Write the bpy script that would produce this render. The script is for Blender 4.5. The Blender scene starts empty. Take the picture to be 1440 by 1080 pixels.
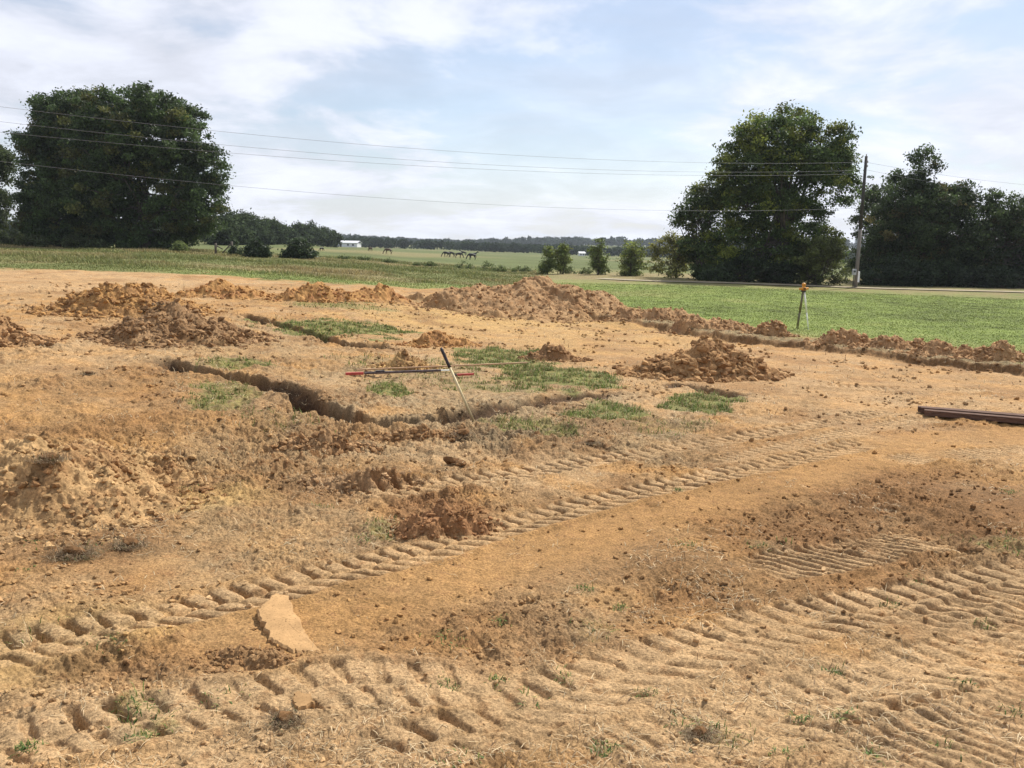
import bpy, math, random
import numpy as np
from mathutils import Vector, Matrix

RNG = np.random.default_rng(7)
scene = bpy.context.scene
COL = scene.collection

# ------------------------------------------------------------------ camera
F_PX, CX, CY = 1198.0, 720.0, 540.0
CAM_H = 3.0
PITCH = math.atan((CY - 347.0) / F_PX)
ROLL = math.radians(1.1)
_F = np.array([0, math.cos(PITCH), -math.sin(PITCH)])
_R0 = np.array([1.0, 0, 0]); _U0 = np.array([0, math.sin(PITCH), math.cos(PITCH)])
_R = _R0 * math.cos(ROLL) + _U0 * math.sin(ROLL)
_U = -_R0 * math.sin(ROLL) + _U0 * math.cos(ROLL)
CAM = np.array([0, 0, CAM_H])
cd = bpy.data.cameras.new('camera'); cam = bpy.data.objects.new('camera', cd); COL.objects.link(cam)
cd.sensor_width = 36.0; cd.lens = 36.0 * F_PX / 1440.0
cd.clip_start = 0.1; cd.clip_end = 6000
M = Matrix.Identity(4)
for i in range(3):
    M[i][0] = _R[i]; M[i][1] = _U[i]; M[i][2] = -_F[i]; M[i][3] = CAM[i]
cam.matrix_world = M
scene.camera = cam

def ray(px, py):
    d = _F * F_PX + _R * (px - CX) - _U * (py - CY)
    return d / np.linalg.norm(d)

# ------------------------------------------------------------------ noise
def _hash(ix, iy, seed):
    h = (ix.astype(np.int64) * 374761393 + iy.astype(np.int64) * 668265263 + seed * 974634777) & 0xFFFFFFFF
    h = ((h ^ (h >> 13)) * 1274126177) & 0xFFFFFFFF
    return ((h ^ (h >> 16)) & 0xFFFFFF).astype(np.float64) / 16777216.0

def vnoise(x, y, seed=0):
    ix = np.floor(x); iy = np.floor(y); fx = x - ix; fy = y - iy
    def g(dx, dy):
        a = _hash(ix + dx, iy + dy, seed) * 6.2831853
        return np.cos(a) * (fx - dx) + np.sin(a) * (fy - dy)
    u = fx * fx * fx * (fx * (fx * 6 - 15) + 10); v = fy * fy * fy * (fy * (fy * 6 - 15) + 10)
    n = (g(0, 0) * (1 - u) + g(1, 0) * u) * (1 - v) + (g(0, 1) * (1 - u) + g(1, 1) * u) * v
    return n * 1.4

def fbm(x, y, freq, octs, seed, gain=0.5):
    s = np.zeros_like(x); a = 1.0; f = freq
    for o in range(octs):
        s += a * vnoise(x * f + 17.3 * o, y * f - 9.1 * o, seed + o); a *= gain; f *= 2.03
    return s

def lumps(x, y, cell, seed, dens=0.6, flat=0.8):
    """height of hemispherical clods scattered one per cell (0..~0.5 cell)"""
    ix = np.floor(x / cell); iy = np.floor(y / cell); out = np.zeros_like(x)
    for dx in (-1, 0, 1):
        for dy in (-1, 0, 1):
            jx = ix + dx; jy = iy + dy
            px = (jx + _hash(jx, jy, seed)) * cell; py = (jy + _hash(jx, jy, seed + 1)) * cell
            k = _hash(jx, jy, seed + 2); on = k < dens
            r = cell * (0.12 + 0.38 * _hash(jx, jy, seed + 3) ** 2)
            a = _hash(jx, jy, seed + 4) * 3.14159
            ca = np.cos(a); sa = np.sin(a); ux = (x - px) * ca + (y - py) * sa; uy = -(x - px) * sa + (y - py) * ca
            d2 = (ux * ux + uy * uy * 2.0) / (r * r)
            h = np.where(on, r * flat * np.sqrt(np.clip(1 - d2, 0, 1)), 0)
            out = np.maximum(out, h)
    return out

def sstep(a, b, x):
    t = np.clip((x - a) / (b - a), 0, 1); return t * t * (3 - 2 * t)

# ------------------------------------------------------------------ base terrain
AZ = np.array([-180, -60, -31, -23, -15, -11, -5.7, 0, 6.2, 13, 22, 31, 60, 180.0])
RR = np.array([0, 12, 25, 48, 72, 100, 200, 420, 600, 850, 1350, 2600.0])
ZT = np.array([
    [0, .1, .3, .8, 1.0, 1.3, 2, 3, 3, 5, 10, 14],
    [0, .2, .6, 1.4, 1.8, 2.1, 2.5, 3, 4, 6, 12, 14],
    [0, .2, .6, 1.35, 1.75, 2.0, 2.4, 3, 4, 6, 12, 14],
    [0, .15, .5, 1.2, 1.65, 1.9, 2.4, 3, 4, 6, 10, 14],
    [0, .1, .4, 1.0, 1.35, 1.55, 2.3, 2.6, 2.5, 4, 8, 10],
    [0, .08, .3, .85, 1.05, 1.25, 1.6, 1.4, .4, 2, 6, 8],
    [0, .05, .15, .55, .6, .62, .83, .5, .1, 1, 5, 8],
    [0, .0, .05, .2, .15, .1, .1, -.5, -1.0, 0, 6, 8],
    [0, .0, .05, .15, .25, .3, -.2, -1.2, -2.2, 0, 8, 8],
    [0, .0, .05, .15, .28, .3, -.1, -1.4, -2.4, 0, 8, 8],
    [0, .0, .03, .1, .08, .1, .0, -1, -2, 0, 8, 8],
    [0, .0, .05, .08, .08, .1, .0, -1, -2, 0, 8, 8],
    [0, .0, .05, .08, .08, .1, .0, -1, -2, 0, 8, 8],
    [0, .1, .3, .8, 1.0, 1.3, 2, 3, 3, 5, 10, 14]])

def zb(x, y):
    x = np.asarray(x, float); y = np.asarray(y, float)
    az = np.degrees(np.arctan2(x, y)); r = np.hypot(x, y)
    i = np.clip(np.searchsorted(AZ, az) - 1, 0, len(AZ) - 2); j = np.clip(np.searchsorted(RR, r) - 1, 0, len(RR) - 2)
    u = np.clip((az - AZ[i]) / (AZ[i + 1] - AZ[i]), 0, 1); v = np.clip((r - RR[j]) / (RR[j + 1] - RR[j]), 0, 1)
    u = u * u * (3 - 2 * u)
    return (ZT[i, j] * (1 - u) + ZT[i + 1, j] * u) * (1 - v) + (ZT[i, j + 1] * (1 - u) + ZT[i + 1, j + 1] * u) * v

def at(px, py):
    """point of the base terrain seen at a pixel of the photograph"""
    d = ray(px, py); t = 2.0; step = 0.25
    while t < 3000:
        p = CAM + d * t
        if p[2] < float(zb(p[0], p[1])):
            lo, hi = t - step, t
            for _ in range(30):
                m = (lo + hi) / 2; p = CAM + d * m
                if p[2] < float(zb(p[0], p[1])): hi = m
                else: lo = m
            return p
        step = 0.25 + t * 0.01; t += step
    return CAM + d * 3000

def on_depth(px, py, depth):
    """point at forward distance `depth` (along y) on the ray of a pixel"""
    d = ray(px, py); return CAM + d * (depth / d[1])

def stand(px, depth):
    """ground point under image column px at forward distance depth (column read near the horizon)"""
    p = on_depth(px, 347 + (px - 720) * 0.0192, depth); return np.array([p[0], p[1], float(zb(p[0], p[1]))])

def smooth_path(pts, n=40):
    P = np.array([at(*p)[:2] for p in pts]); out = []
    Q = np.vstack([2 * P[0] - P[1], P, 2 * P[-1] - P[-2]])
    for k in range(1, len(Q) - 2):
        p0, p1, p2, p3 = Q[k - 1], Q[k], Q[k + 1], Q[k + 2]
        for t in np.linspace(0, 1, max(3, n // len(P)), endpoint=False):
            out.append(0.5 * (2 * p1 + (p2 - p0) * t + (2 * p0 - 5 * p1 + 4 * p2 - p3) * t * t + (3 * p1 - p0 - 3 * p2 + p3) * t ** 3))
    out.append(Q[-2]); return np.array(out)

def path_coords(x, y, path, reach):
    """for points within reach: (mask indices, arclength s, signed lateral offset t: >0 left of travel)"""
    lo = path.min(0) - reach; hi = path.max(0) + reach
    idx = np.nonzero((x > lo[0]) & (x < hi[0]) & (y > lo[1]) & (y < hi[1]))[0]
    if len(idx) == 0: return idx, np.zeros(0), np.zeros(0)
    X = x[idx]; Y = y[idx]; best = np.full(len(idx), 1e9); S = np.zeros(len(idx)); T = np.zeros(len(idx)); acc = 0.0
    for a, b in zip(path[:-1], path[1:]):
        d = b - a; L = np.hypot(*d)
        if L < 1e-6: continue
        d = d / L; u = np.clip((X - a[0]) * d[0] + (Y - a[1]) * d[1], 0, L)
        qx = X - a[0] - d[0] * u; qy = Y - a[1] - d[1] * u; dd = np.hypot(qx, qy)
        m = dd < best; best[m] = dd[m]; S[m] = acc + u[m]
        T[m] = np.where(d[0] * qy - d[1] * qx >= 0, dd, -dd)[m]; acc += L
    k = best < reach
    return idx[k], S[k], T[k]

# ------------------------------------------------------------------ what lies on the site (pixels of the photograph -> ground)
TRACKS = [  # points, half width, lug pitch, depth, lug slant, style
    ([(-80, 935), (110, 893), (300, 852), (430, 818), (560, 786), (700, 747), (850, 706), (1000, 672), (1110, 648), (1230, 622)], .29, .215, .08, 0.85, 'chevron'),
    ([(470, 700), (620, 682), (720, 668), (830, 650), (950, 632), (1040, 617), (1160, 596), (1260, 578)], .27, .22, .078, 0.85, 'chevron'),
    ([(-80, 1062), (60, 1035), (220, 1008), (360, 985), (480, 962), (600, 962), (720, 968)], .32, .235, .05, 0.6, 'chevron'),
    ([(640, 1010), (770, 985), (900, 938), (1050, 893), (1200, 860), (1330, 835), (1500, 800)], .36, .235, .042, 0.9, 'chevron'),
    ([(1040, 806), (1140, 790), (1230, 775), (1330, 752)], .36, .135, .06, 0.6, 'bar'),
    ([(820, 1090), (960, 1048), (1120, 1000), (1280, 950), (1500, 890)], .38, .2, .02, 0.9, 'chevron'),
    ([(1180, 1090), (1300, 1045), (1520, 980)], .4, .13, .016, 0.5, 'bar'),
    ([(470, 1100), (560, 1062), (680, 1030), (800, 1003)], .3, .23, .045, 0.7, 'chevron'),
    ([(1240, 650), (1340, 640), (1480, 632)], .3, .15, .028, 0.5, 'bar'),
    ([(1000, 655), (1120, 627), (1240, 600), (1330, 588)], .28, .16, .03, 0.6, 'chevron'),
    ([(1130, 540), (1250, 548), (1420, 548)], .3, .2, .035, 0.7, 'chevron'),
    ([(1290, 905), (1380, 868), (1500, 830)], .35, .15, .02, 0.7, 'bar'),
]
TRENCHES = [  # points, width, depth
    ([(205, 505), (236, 511), (270, 521), (330, 531), (400, 548), (450, 575), (500, 592), (570, 592), (660, 583), (760, 566), (880, 553)], .58, [.05, .40, .42, .14, .30, .54, .5, .22, .13, .1, .04]),
    ([(335, 442), (390, 456), (440, 470), (490, 484), (550, 487)], .5, [.2, .3, .38, .36, .25]),
    ([(935, 541), (975, 545), (1010, 552), (1045, 558)], .45, [.03, .12, .2, .06]),
    ([(430, 560), (405, 553), (385, 545)], .5, [.2, .3, .2]),
]
LEDGE = [(640, 424), (700, 429), (780, 439), (870, 450), (1000, 471), (1100, 483), (1200, 494), (1300, 506), (1440, 523), (1600, 545)]
STRIP = [(380, 880), (480, 838), (620, 800), (750, 762), (900, 722), (1050, 680), (1200, 645), (1330, 622), (1500, 605)]

PALE = np.array([.49, .325, .168]); TAN = np.array([.385, .236, .107]); ORANGE = np.array([.43, .237, .086]); YELLOW = np.array([.50, .325, .128])
BROWN = np.array([.225, .121, .052]); SOD = np.array([.15, .105, .06]); STRAW = np.array([.36, .27, .155]); GREEN = np.array([.15, .195, .045])
LAWN = np.array([.20, .25, .065]); OLIVE = np.array([.158, .175, .058]); PASTURE = np.array([.118, .138, .048]); DRYF = np.array([.30, .235, .115]); DARKRED = np.array([.30, .145, .06])
BLOBS = [  # px, py, rx, ry, colour, strength
    (1150, 1010, 480, 110, PALE, .75), (200, 1015, 300, 80, PALE, .5), (570, 965, 140, 38, PALE, .8), (100, 905, 170, 45, YELLOW, .5),
    (1130, 745, 330, 55, BROWN, .7), (1350, 720, 200, 50, BROWN, .7), (640, 880, 210, 48, BROWN, .5), (250, 925, 150, 30, BROWN, .7), (850, 800, 250, 40, TAN, .5),
    (620, 718, 80, 30, DARKRED, .8), (1000, 500, 480, 34, PALE, .3), (1000, 480, 300, 22, ORANGE, .3), (1150, 560, 300, 25, PALE, .35), (760, 460, 230, 22, YELLOW, .4), (950, 790, 470, 50, BROWN, .4), (1300, 690, 260, 40, BROWN, .6), (330, 570, 160, 40, BROWN, .3), (150, 610, 180, 50, ORANGE, .4), (520, 660, 180, 40, BROWN, .4), (180, 540, 120, 25, BROWN, .3), (460, 860, 120, 22, ORANGE, .5), (620, 440, 160, 14, YELLOW, .55), (90, 500, 170, 30, PALE, .3),
    (110, 395, 200, 16, PALE, .6), (590, 634, 130, 14, PALE, .75), (290, 703, 90, 14, YELLOW, .8), (1390, 592, 110, 14, ORANGE, .9), (1250, 645, 250, 22, ORANGE, .5),
    (420, 640, 170, 40, STRAW, .4), (400, 760, 250, 50, STRAW, .35), (740, 590, 200, 35, STRAW, .55), (880, 620, 160, 25, STRAW, .5), (620, 545, 220, 35, STRAW, .5), (330, 480, 120, 25, STRAW, .4),
    (1060, 630, 120, 25, BROWN, .35), (480, 610, 110, 14, BROWN, .5), (150, 770, 110, 25, BROWN, .4), (700, 610, 90, 18, SOD, .4),
]
GRASSPATCH = [  # px, py, rx, ry, density
    (470, 462, 85, 12, 1.0), (712, 505, 62, 18, 1.0), (795, 532, 95, 15, .9), (858, 578, 62, 12, .95), (985, 567, 54, 13, 1.0), (690, 545, 70, 10, .45), (760, 600, 60, 12, .5), (548, 550, 28, 9, .9), (310, 555, 60, 20, .5),
    (340, 512, 60, 9, .6), (600, 520, 120, 22, .35), (720, 600, 60, 10, .5), (940, 600, 80, 14, .35), (540, 745, 40, 16, .45), (300, 560, 30, 12, .6), (190, 990, 40, 18, .35), (205, 1030, 50, 20, .35),
    (60, 660, 40, 14, .4), (1010, 1040, 60, 20, .3), (830, 890, 40, 16, .3), (1400, 770, 70, 20, .35), (400, 590, 90, 18, .3), (820, 830, 30, 10, .3), (1080, 770, 30, 10, .3), (60, 880, 60, 20, .25), (480, 430, 60, 6, .5),
]
def world_blob(px, py, rx, ry):
    c = at(px, py); e = at(px + rx, py)
    n = at(px, py + ry); f = at(px, max(py - ry, 372 + (px / 1440) * 30))
    return c[:2], float(np.hypot(*(e - c)[:2])), float(max(np.hypot(*(n - f)[:2]) / 2, .05)), math.atan2(c[0], c[1])
WR = [(world_blob(*b[:4]), b[4]) for b in [(1200, 735, 330, 60, .7), (560, 650, 220, 60, 1.0), (650, 875, 220, 50, .25), (200, 640, 260, 90, .7), (330, 500, 250, 60, .6), (250, 930, 160, 40, .5), (640, 590, 260, 40, .7), (820, 600, 200, 40, .6)]]
WB = [(world_blob(*b[:4]), b[4], b[5]) for b in BLOBS]
WG = [(world_blob(*b[:4]), b[4]) for b in GRASSPATCH]
WT = [(smooth_path(t[0], 60),) + t[1:] for t in TRACKS]
WTR = [(smooth_path(t[0], 60), t[1], t[2], len(t[0])) for t in TRENCHES]
W_LEDGE = smooth_path(LEDGE, 60); W_STRIP = smooth_path(STRIP, 60)
# grass / dirt edge, distance per azimuth
EDGE_PX = [(-250, 372), (0, 379), (150, 381), (300, 386), (440, 398), (560, 405), (640, 407), (760, 412), (870, 430), (920, 439), (1000, 453), (1060, 463), (1120, 473), (1220, 484), (1300, 491), (1380, 502), (1440, 514), (1600, 542)]
_e = [at(*p) for p in EDGE_PX]
E_AZ = np.array([math.degrees(math.atan2(p[0], p[1])) for p in _e]); E_R = np.array([math.hypot(p[0], p[1]) for p in _e])

def blobw(x, y, wb, wob):
    (c, a, b, th) = wb
    dx = x - c[0]; dy = y - c[1]
    u = (dx * math.cos(th) - dy * math.sin(th)) / a; v = (dx * math.sin(th) + dy * math.cos(th)) / b
    return np.clip(1.35 - np.sqrt(u * u + v * v) - wob * .55, 0, 1)

def patch_mask(x, y):
    wob = fbm(x, y, .9, 3, 51); g = np.zeros_like(x)
    for wb, s in WG: g = np.maximum(g, s * sstep(.15, .7, blobw(x, y, wb, wob)))
    return g

def dirt_mask(x, y):
    az = np.degrees(np.arctan2(x, y)); r = np.hypot(x, y)
    er = np.interp(az, E_AZ, E_R)
    wob = fbm(x, y, .35, 5, 61, .6) * 1.6
    return sstep(-.9, .9, (er - r) + wob * np.clip(er / 40, .3, 1.2) )

def ground(x, y, want_col=True):
    """height and albedo of the ground sheet"""
    x = np.asarray(x, float); y = np.asarray(y, float)
    n = len(x); r = np.hypot(x, y); az = np.degrees(np.arctan2(x, y))
    z = zb(x, y); col = np.zeros((n, 3))
    near = r < 75
    ii = np.nonzero(near)[0]; X = x[ii]; Y = y[ii]; R = r[ii]
    dirt = np.zeros(n); D = dirt_mask(X, Y); dirt[ii] = D
    track = np.zeros(len(ii)); strip = np.zeros(len(ii)); dz = np.zeros(len(ii))
    # smooth graded strip
    k, S, T = path_coords(X, Y, W_STRIP, 1.6)
    strip[k] = sstep(1.0, .35, np.abs(T + .25 * vnoise(S * .5, T * 0 + 3, 5)))
    k, S, T = path_coords(X, Y, W_LEDGE, 6.0)
    if len(k):
        T = T + .22 * fbm(X[k], Y[k], .9, 3, 71)
        T = T + .10 * fbm(X[k], Y[k], 3.2, 4, 72, .6)
        far = sstep(-.12, .10, T)
        dz[k] += far * sstep(1.6, .1, T) * (.07 * fbm(X[k], Y[k], 1.3, 4, 73, .6) + .5 * lumps(X[k], Y[k], .3, 74, .6))
        dz[k] += -(.13 + .12 * fbm(X[k], Y[k], .45, 2, 75)) * np.clip(1 + T / 5.5, 0, 1) * (1 - far) * sstep(6, 4.5, np.abs(T))
        dz[k] += .07 * far * sstep(2.6, .2, T)
        ledge_strip = far * sstep(2.5, 1.4, T)
    else: ledge_strip = 0
    lstrip = np.zeros(len(ii)); lstrip[k] = ledge_strip; ledge_face = np.zeros(len(ii))
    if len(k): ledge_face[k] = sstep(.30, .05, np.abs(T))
    # trenches
    tr = np.zeros(len(ii))
    for path, w, dep, npts in WTR:
        k, S, T = path_coords(X, Y, path, w * 1.6)
        if not len(k): continue
        L = sum(np.hypot(*(q - p)) for p, q in zip(path[:-1], path[1:])) + 1e-6; d = np.interp(S / L, np.linspace(0, 1, len(dep)), dep) * 1.25
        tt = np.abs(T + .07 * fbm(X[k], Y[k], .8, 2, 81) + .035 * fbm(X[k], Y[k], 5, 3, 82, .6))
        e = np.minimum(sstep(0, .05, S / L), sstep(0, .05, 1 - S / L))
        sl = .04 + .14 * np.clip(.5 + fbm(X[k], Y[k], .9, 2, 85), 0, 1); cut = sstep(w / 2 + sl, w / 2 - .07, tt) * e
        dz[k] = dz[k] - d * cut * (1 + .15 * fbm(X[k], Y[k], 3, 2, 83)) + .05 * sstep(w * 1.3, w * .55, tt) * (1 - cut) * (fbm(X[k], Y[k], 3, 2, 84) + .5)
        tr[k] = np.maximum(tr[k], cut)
    # rough dirt
    rough = np.clip(.7 + 1.1 * fbm(X, Y, .4, 3, 91), .2, 1.6)
    for wb, q in WR: rough = rough + q * sstep(.0, .8, blobw(X, Y, wb, 0 * X))
    rough *= (1 - .8 * strip)
    pad = sstep(.15, .6, blobw(X, Y, world_blob(1050, 492, 420, 40), 0 * X)); rough *= (1 - .6 * pad); rough = np.maximum(rough, ledge_face * 1.6); rough = np.maximum(rough, lstrip * 1.2)
    # tyre tracks
    for ti, (path, hw, pitch, dep, slant, style) in enumerate(WT):
        k, S, T = path_coords(X, Y, path, hw * 2.2)
        if not len(k): continue
        L = sum(np.hypot(*(q - p)) for p, q in zip(path[:-1], path[1:]))
        wear = np.clip(.8 + 1.0 * fbm(X[k], Y[k], .6, 3, 95), .75 if ti == 0 else .65 if ti == 1 else .7 if ti < 4 else .5 if ti in (4, 7) else .12, 1.15) * np.minimum(sstep(0, .6, S), sstep(0, .6, L - S))
        S = S + .035 * fbm(X[k], Y[k], 3.0, 3, 96); T = T + .04 * fbm(X[k], Y[k], 1.7, 3, 97)
        inside = sstep(hw, hw - .05, np.abs(T))
        if style == 'chevron':
            ph = S / pitch + np.where(T > 0, .28 * T, slant * T) / pitch + np.where(T > 0, .18, 0)
            f = ph - np.floor(ph)
            groove = sstep(.0, .07, f) * sstep(.44, .26, f)
            groove = np.maximum(groove * sstep(hw * .02, hw * .16, np.abs(T)), .4 * sstep(hw * .12, hw * .02, np.abs(T)))
            groove = groove - .22 * np.sin(np.clip((f - .45) / .55, 0, 1) * 3.14159)
        else:
            ph = S / pitch + slant * T / pitch; f = ph - np.floor(ph)
            groove = sstep(0, .22, f) * sstep(.62, .35, f) - .25 * np.sin(np.clip((f - .55) / .45, 0, 1) * 3.14159)
        blk = 1 - groove
        amp = .75 + .9 * vnoise(S / pitch * .7, T * 3.5, 98)
        dz[k] += (inside * (-.012 - dep * groove * amp + .012 * blk) + .03 * sstep(hw * 1.35, hw * 1.05, np.abs(T)) * (1 - inside)) * wear
        rough[k] *= 1 - .85 * inside * np.clip(wear, 0, 1)
        track[k] = np.maximum(track[k], inside * np.clip(wear, 0, 1) * (.45 + .55 * blk))
    nr = R < 40
    j = np.nonzero(nr)[0]
    A = rough * D
    dz += A * .055 * fbm(X, Y, .8, 3, 101)
    t = np.zeros(len(ii))
    xj, yj = X[j], Y[j]
    t[j] = .030 * fbm(xj, yj, 2.4, 2, 104) + .024 * fbm(xj, yj, 6, 5, 105, .66)
    q = np.nonzero(nr & (R < 15))[0]
    t[q] += .010 * fbm(X[q], Y[q], 26, 2, 106) + .55 * lumps(X[q], Y[q], .042, 107, .4)
    cl = np.zeros(len(ii))
    cl[j] = np.maximum(lumps(xj, yj, .30, 111, .22, .6), np.maximum(lumps(xj, yj, .13, 121, .45, .7), lumps(xj + .03, yj, .06, 125, .5)))
    cmask = sstep(-.15, .45, fbm(X, Y, .55, 3, 131)) + .25
    dz += (A * t + np.clip(A, 0, 1) * cl * cmask * .55) * (1 - .92 * sstep(0, .3, tr))
    dz += .004 * (1 - A) * D * fbm(X, Y, 7, 2, 133)
    gfar = (1 - D)
    dz += gfar * (.03 * fbm(X, Y, .6, 2, 141) + .02 * fbm(X, Y, 3.5, 2, 142))
    fade = sstep(75, 66, R)
    z[ii] += dz * fade
    if not want_col: return z
    # ---------------- albedo
    n1 = fbm(X, Y, .22, 4, 151); n2 = fbm(X, Y, 1.1, 4, 152); n3 = fbm(X, Y, 5.5, 3, 153)
    c = TAN + (PALE - TAN) * np.clip(.38 + n1 * 1.3, 0, 1)[:, None]
    c = c + (ORANGE - c) * np.clip(.28 + n2 * .9, 0, .85)[:, None]
    wob = fbm(X, Y, .8, 3, 154)
    for wb, cc, s in WB:
        m = (s * sstep(.0, .75, blobw(X, Y, wb, wob)))[:, None]; c = c + (cc - c) * m
    c = c + (BROWN * 1.1 - c) * np.clip(fbm(X, Y, .45, 4, 157) * 1.3 - .2, 0, .5)[:, None]
    c = c + (ORANGE * np.array([.93, .95, 1.0]) - c) * (strip * .78)[:, None]
    c = c + (PALE * 1.06 - c) * (track * .8)[:, None]
    c = c + (BROWN - c) * (np.clip(cl * cmask * 14, 0, .5) * A)[:, None]
    g = patch_mask(X, Y)
    c = c + (STRAW * .8 - c) * (np.clip(g * 1.4, 0, 1) * .6)[:, None]
    c = c + (GREEN - c) * (sstep(.25, .7, g * (1.0 + n3 * .5)) * .65)[:, None]
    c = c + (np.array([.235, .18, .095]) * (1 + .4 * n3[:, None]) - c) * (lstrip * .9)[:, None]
    c = c + (np.array([.088, .052, .029]) - c) * np.clip(tr * 1.3, 0, .95)[:, None]  # moist dug soil, darkened further to put the trench's shade into the colour
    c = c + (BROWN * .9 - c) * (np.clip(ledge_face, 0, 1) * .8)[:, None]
    n4 = fbm(X, Y, 16, 2, 155)
    c = c + (BROWN * 1.1 - c) * np.clip(n3 * .8 + n4 * .5 - .12, 0, .75)[:, None]
    n3 = n3 * (1 - .9 * tr); n4 = n4 * (1 - tr)
    c *= (1 + .2 * n3 + .12 * n2 + .12 * n4)[:, None]
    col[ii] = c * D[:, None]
    # grass covered land
    n1 = fbm(x, y, .06, 4, 161); n2 = fbm(x, y, .5, 3, 162); n3 = fbm(x, y * .4, 1.6, 2, 164)
    lawn = sstep(-1.5, 4, az + n1 * 2) * sstep(80, 72, r)
    g = OLIVE + (DRYF - OLIVE) * np.clip(.25 + n1 * 1.0 + n2 * .35, 0, .8)[:, None]
    er = np.interp(az, E_AZ, E_R)
    gl = LAWN * (1 + .28 * n2 + .35 * n1 + .15 * n3)[:, None]
    gl = gl + (DRYF * .8 - gl) * np.clip(n1 * .7 - .05 + n2 * .25, 0, .5)[:, None]
    strip_g = sstep(6, 1.5, np.abs(r - er - 2.5) + n2 * 1.5) * sstep(-27, -17, az)
    m = np.maximum(lawn, strip_g * .65)[:, None]; g = g + (gl - g) * m
    past = (sstep(95, 130, r) * sstep(-30, -18, az))[:, None]
    pp = PASTURE * (1 + .2 * n1)[:, None]; pp = pp + (DRYF - pp) * np.clip(fbm(x, y * .5, .02, 3, 165) * .9 - .05, 0, .5)[:, None]
    g = g + (pp - g) * past
    verge = (sstep(66, 72, r) * sstep(110, 84, r) * sstep(-2, 7, az))[:, None]
    g = g + (DRYF * .8 - g) * verge * np.clip(.55 + n2 * .6, 0, 1)[:, None]
    col += g * (1 - dirt)[:, None]
    return z, np.clip(col, .01, .9), dirt

# ------------------------------------------------------------------ materials
def new_mat(name):
    m = bpy.data.materials.new(name); m.use_nodes = True
    nt = m.node_tree; b = nt.nodes['Principled BSDF']; return m, nt, b

def soil_mat(name, fine=42., bump=.9, bdist=.026, rough=.95, contrast=.7):
    m, nt, b = new_mat(name); N = nt.nodes; L = nt.links
    at_ = N.new('ShaderNodeAttribute'); at_.attribute_name = 'Col'
    tc = N.new('ShaderNodeTexCoord')
    n1 = N.new('ShaderNodeTexNoise'); n1.inputs['Scale'].default_value = fine; n1.inputs['Detail'].default_value = 6; n1.inputs['Roughness'].default_value = .7
    n2 = N.new('ShaderNodeTexNoise'); n2.inputs['Scale'].default_value = fine * .18; n2.inputs['Detail'].default_value = 4
    L.new(tc.outputs['Object'], n1.inputs['Vector']); L.new(tc.outputs['Object'], n2.inputs['Vector'])
    r1 = N.new('ShaderNodeMapRange'); r1.inputs[1].default_value = .28; r1.inputs[2].default_value = .72; r1.inputs[3].default_value = 1 - contrast; r1.inputs[4].default_value = 1 + contrast * .7
    L.new(n1.outputs[0], r1.inputs[0])
    r2 = N.new('ShaderNodeMapRange'); r2.inputs[1].default_value = .3; r2.inputs[2].default_value = .7; r2.inputs[3].default_value = .82; r2.inputs[4].default_value = 1.14
    L.new(n2.outputs[0], r2.inputs[0])
    mu = N.new('ShaderNodeMath'); mu.operation = 'MULTIPLY'; L.new(r1.outputs[0], mu.inputs[0]); L.new(r2.outputs[0], mu.inputs[1])
    n3 = N.new('ShaderNodeTexNoise'); n3.inputs['Scale'].default_value = fine * 2.3; n3.inputs['Detail'].default_value = 2; n3.inputs['Roughness'].default_value = .4
    L.new(tc.outputs['Object'], n3.inputs['Vector'])
    r3 = N.new('ShaderNodeMapRange'); r3.inputs[1].default_value = .60; r3.inputs[2].default_value = .70; r3.inputs[3].default_value = 1; r3.inputs[4].default_value = .62
    L.new(n3.outputs[0], r3.inputs[0]); m3 = N.new('ShaderNodeMath'); m3.operation = 'MULTIPLY'; L.new(mu.outputs[0], m3.inputs[0]); L.new(r3.outputs[0], m3.inputs[1])
    vm = N.new('ShaderNodeVectorMath'); vm.operation = 'SCALE'; L.new(at_.outputs['Color'], vm.inputs[0]); L.new(m3.outputs[0], vm.inputs['Scale'])
    L.new(vm.outputs[0], b.inputs['Base Color'])
    bp = N.new('ShaderNodeBump'); bp.inputs['Strength'].default_value = bump; bp.inputs['Distance'].default_value = bdist
    L.new(n1.outputs[0], bp.inputs['Height']); L.new(bp.outputs[0], b.inputs['Normal'])
    b.inputs['Roughness'].default_value = rough; b.inputs['Specular IOR Level'].default_value = .12
    return m

def leaf_mat(name, trans=.3, rough=.55, spec=.25):
    m, nt, b = new_mat(name); N = nt.nodes; L = nt.links
    at_ = N.new('ShaderNodeAttribute'); at_.attribute_name = 'Col'
    nz = N.new('ShaderNodeTexNoise'); nz.inputs['Scale'].default_value = 2.0
    tc = N.new('ShaderNodeTexCoord'); L.new(tc.outputs['Object'], nz.inputs['Vector'])
    r1 = N.new('ShaderNodeMapRange'); r1.inputs[1].default_value = .3; r1.inputs[2].default_value = .7; r1.inputs[3].default_value = .8; r1.inputs[4].default_value = 1.2
    L.new(nz.outputs[0], r1.inputs[0])
    vm = N.new('ShaderNodeVectorMath'); vm.operation = 'SCALE'; L.new(at_.outputs['Color'], vm.inputs[0]); L.new(r1.outputs[0], vm.inputs['Scale'])
    L.new(vm.outputs[0], b.inputs['Base Color']); b.inputs['Roughness'].default_value = rough; b.inputs['Specular IOR Level'].default_value = spec
    tr = N.new('ShaderNodeBsdfTranslucent'); L.new(vm.outputs[0], tr.inputs['Color'])
    mx = N.new('ShaderNodeMixShader'); mx.inputs[0].default_value = trans
    L.new(b.outputs[0], mx.inputs[1]); L.new(tr.outputs[0], mx.inputs[2]); L.new(mx.outputs[0], nt.nodes['Material Output'].inputs['Surface'])
    return m

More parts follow.
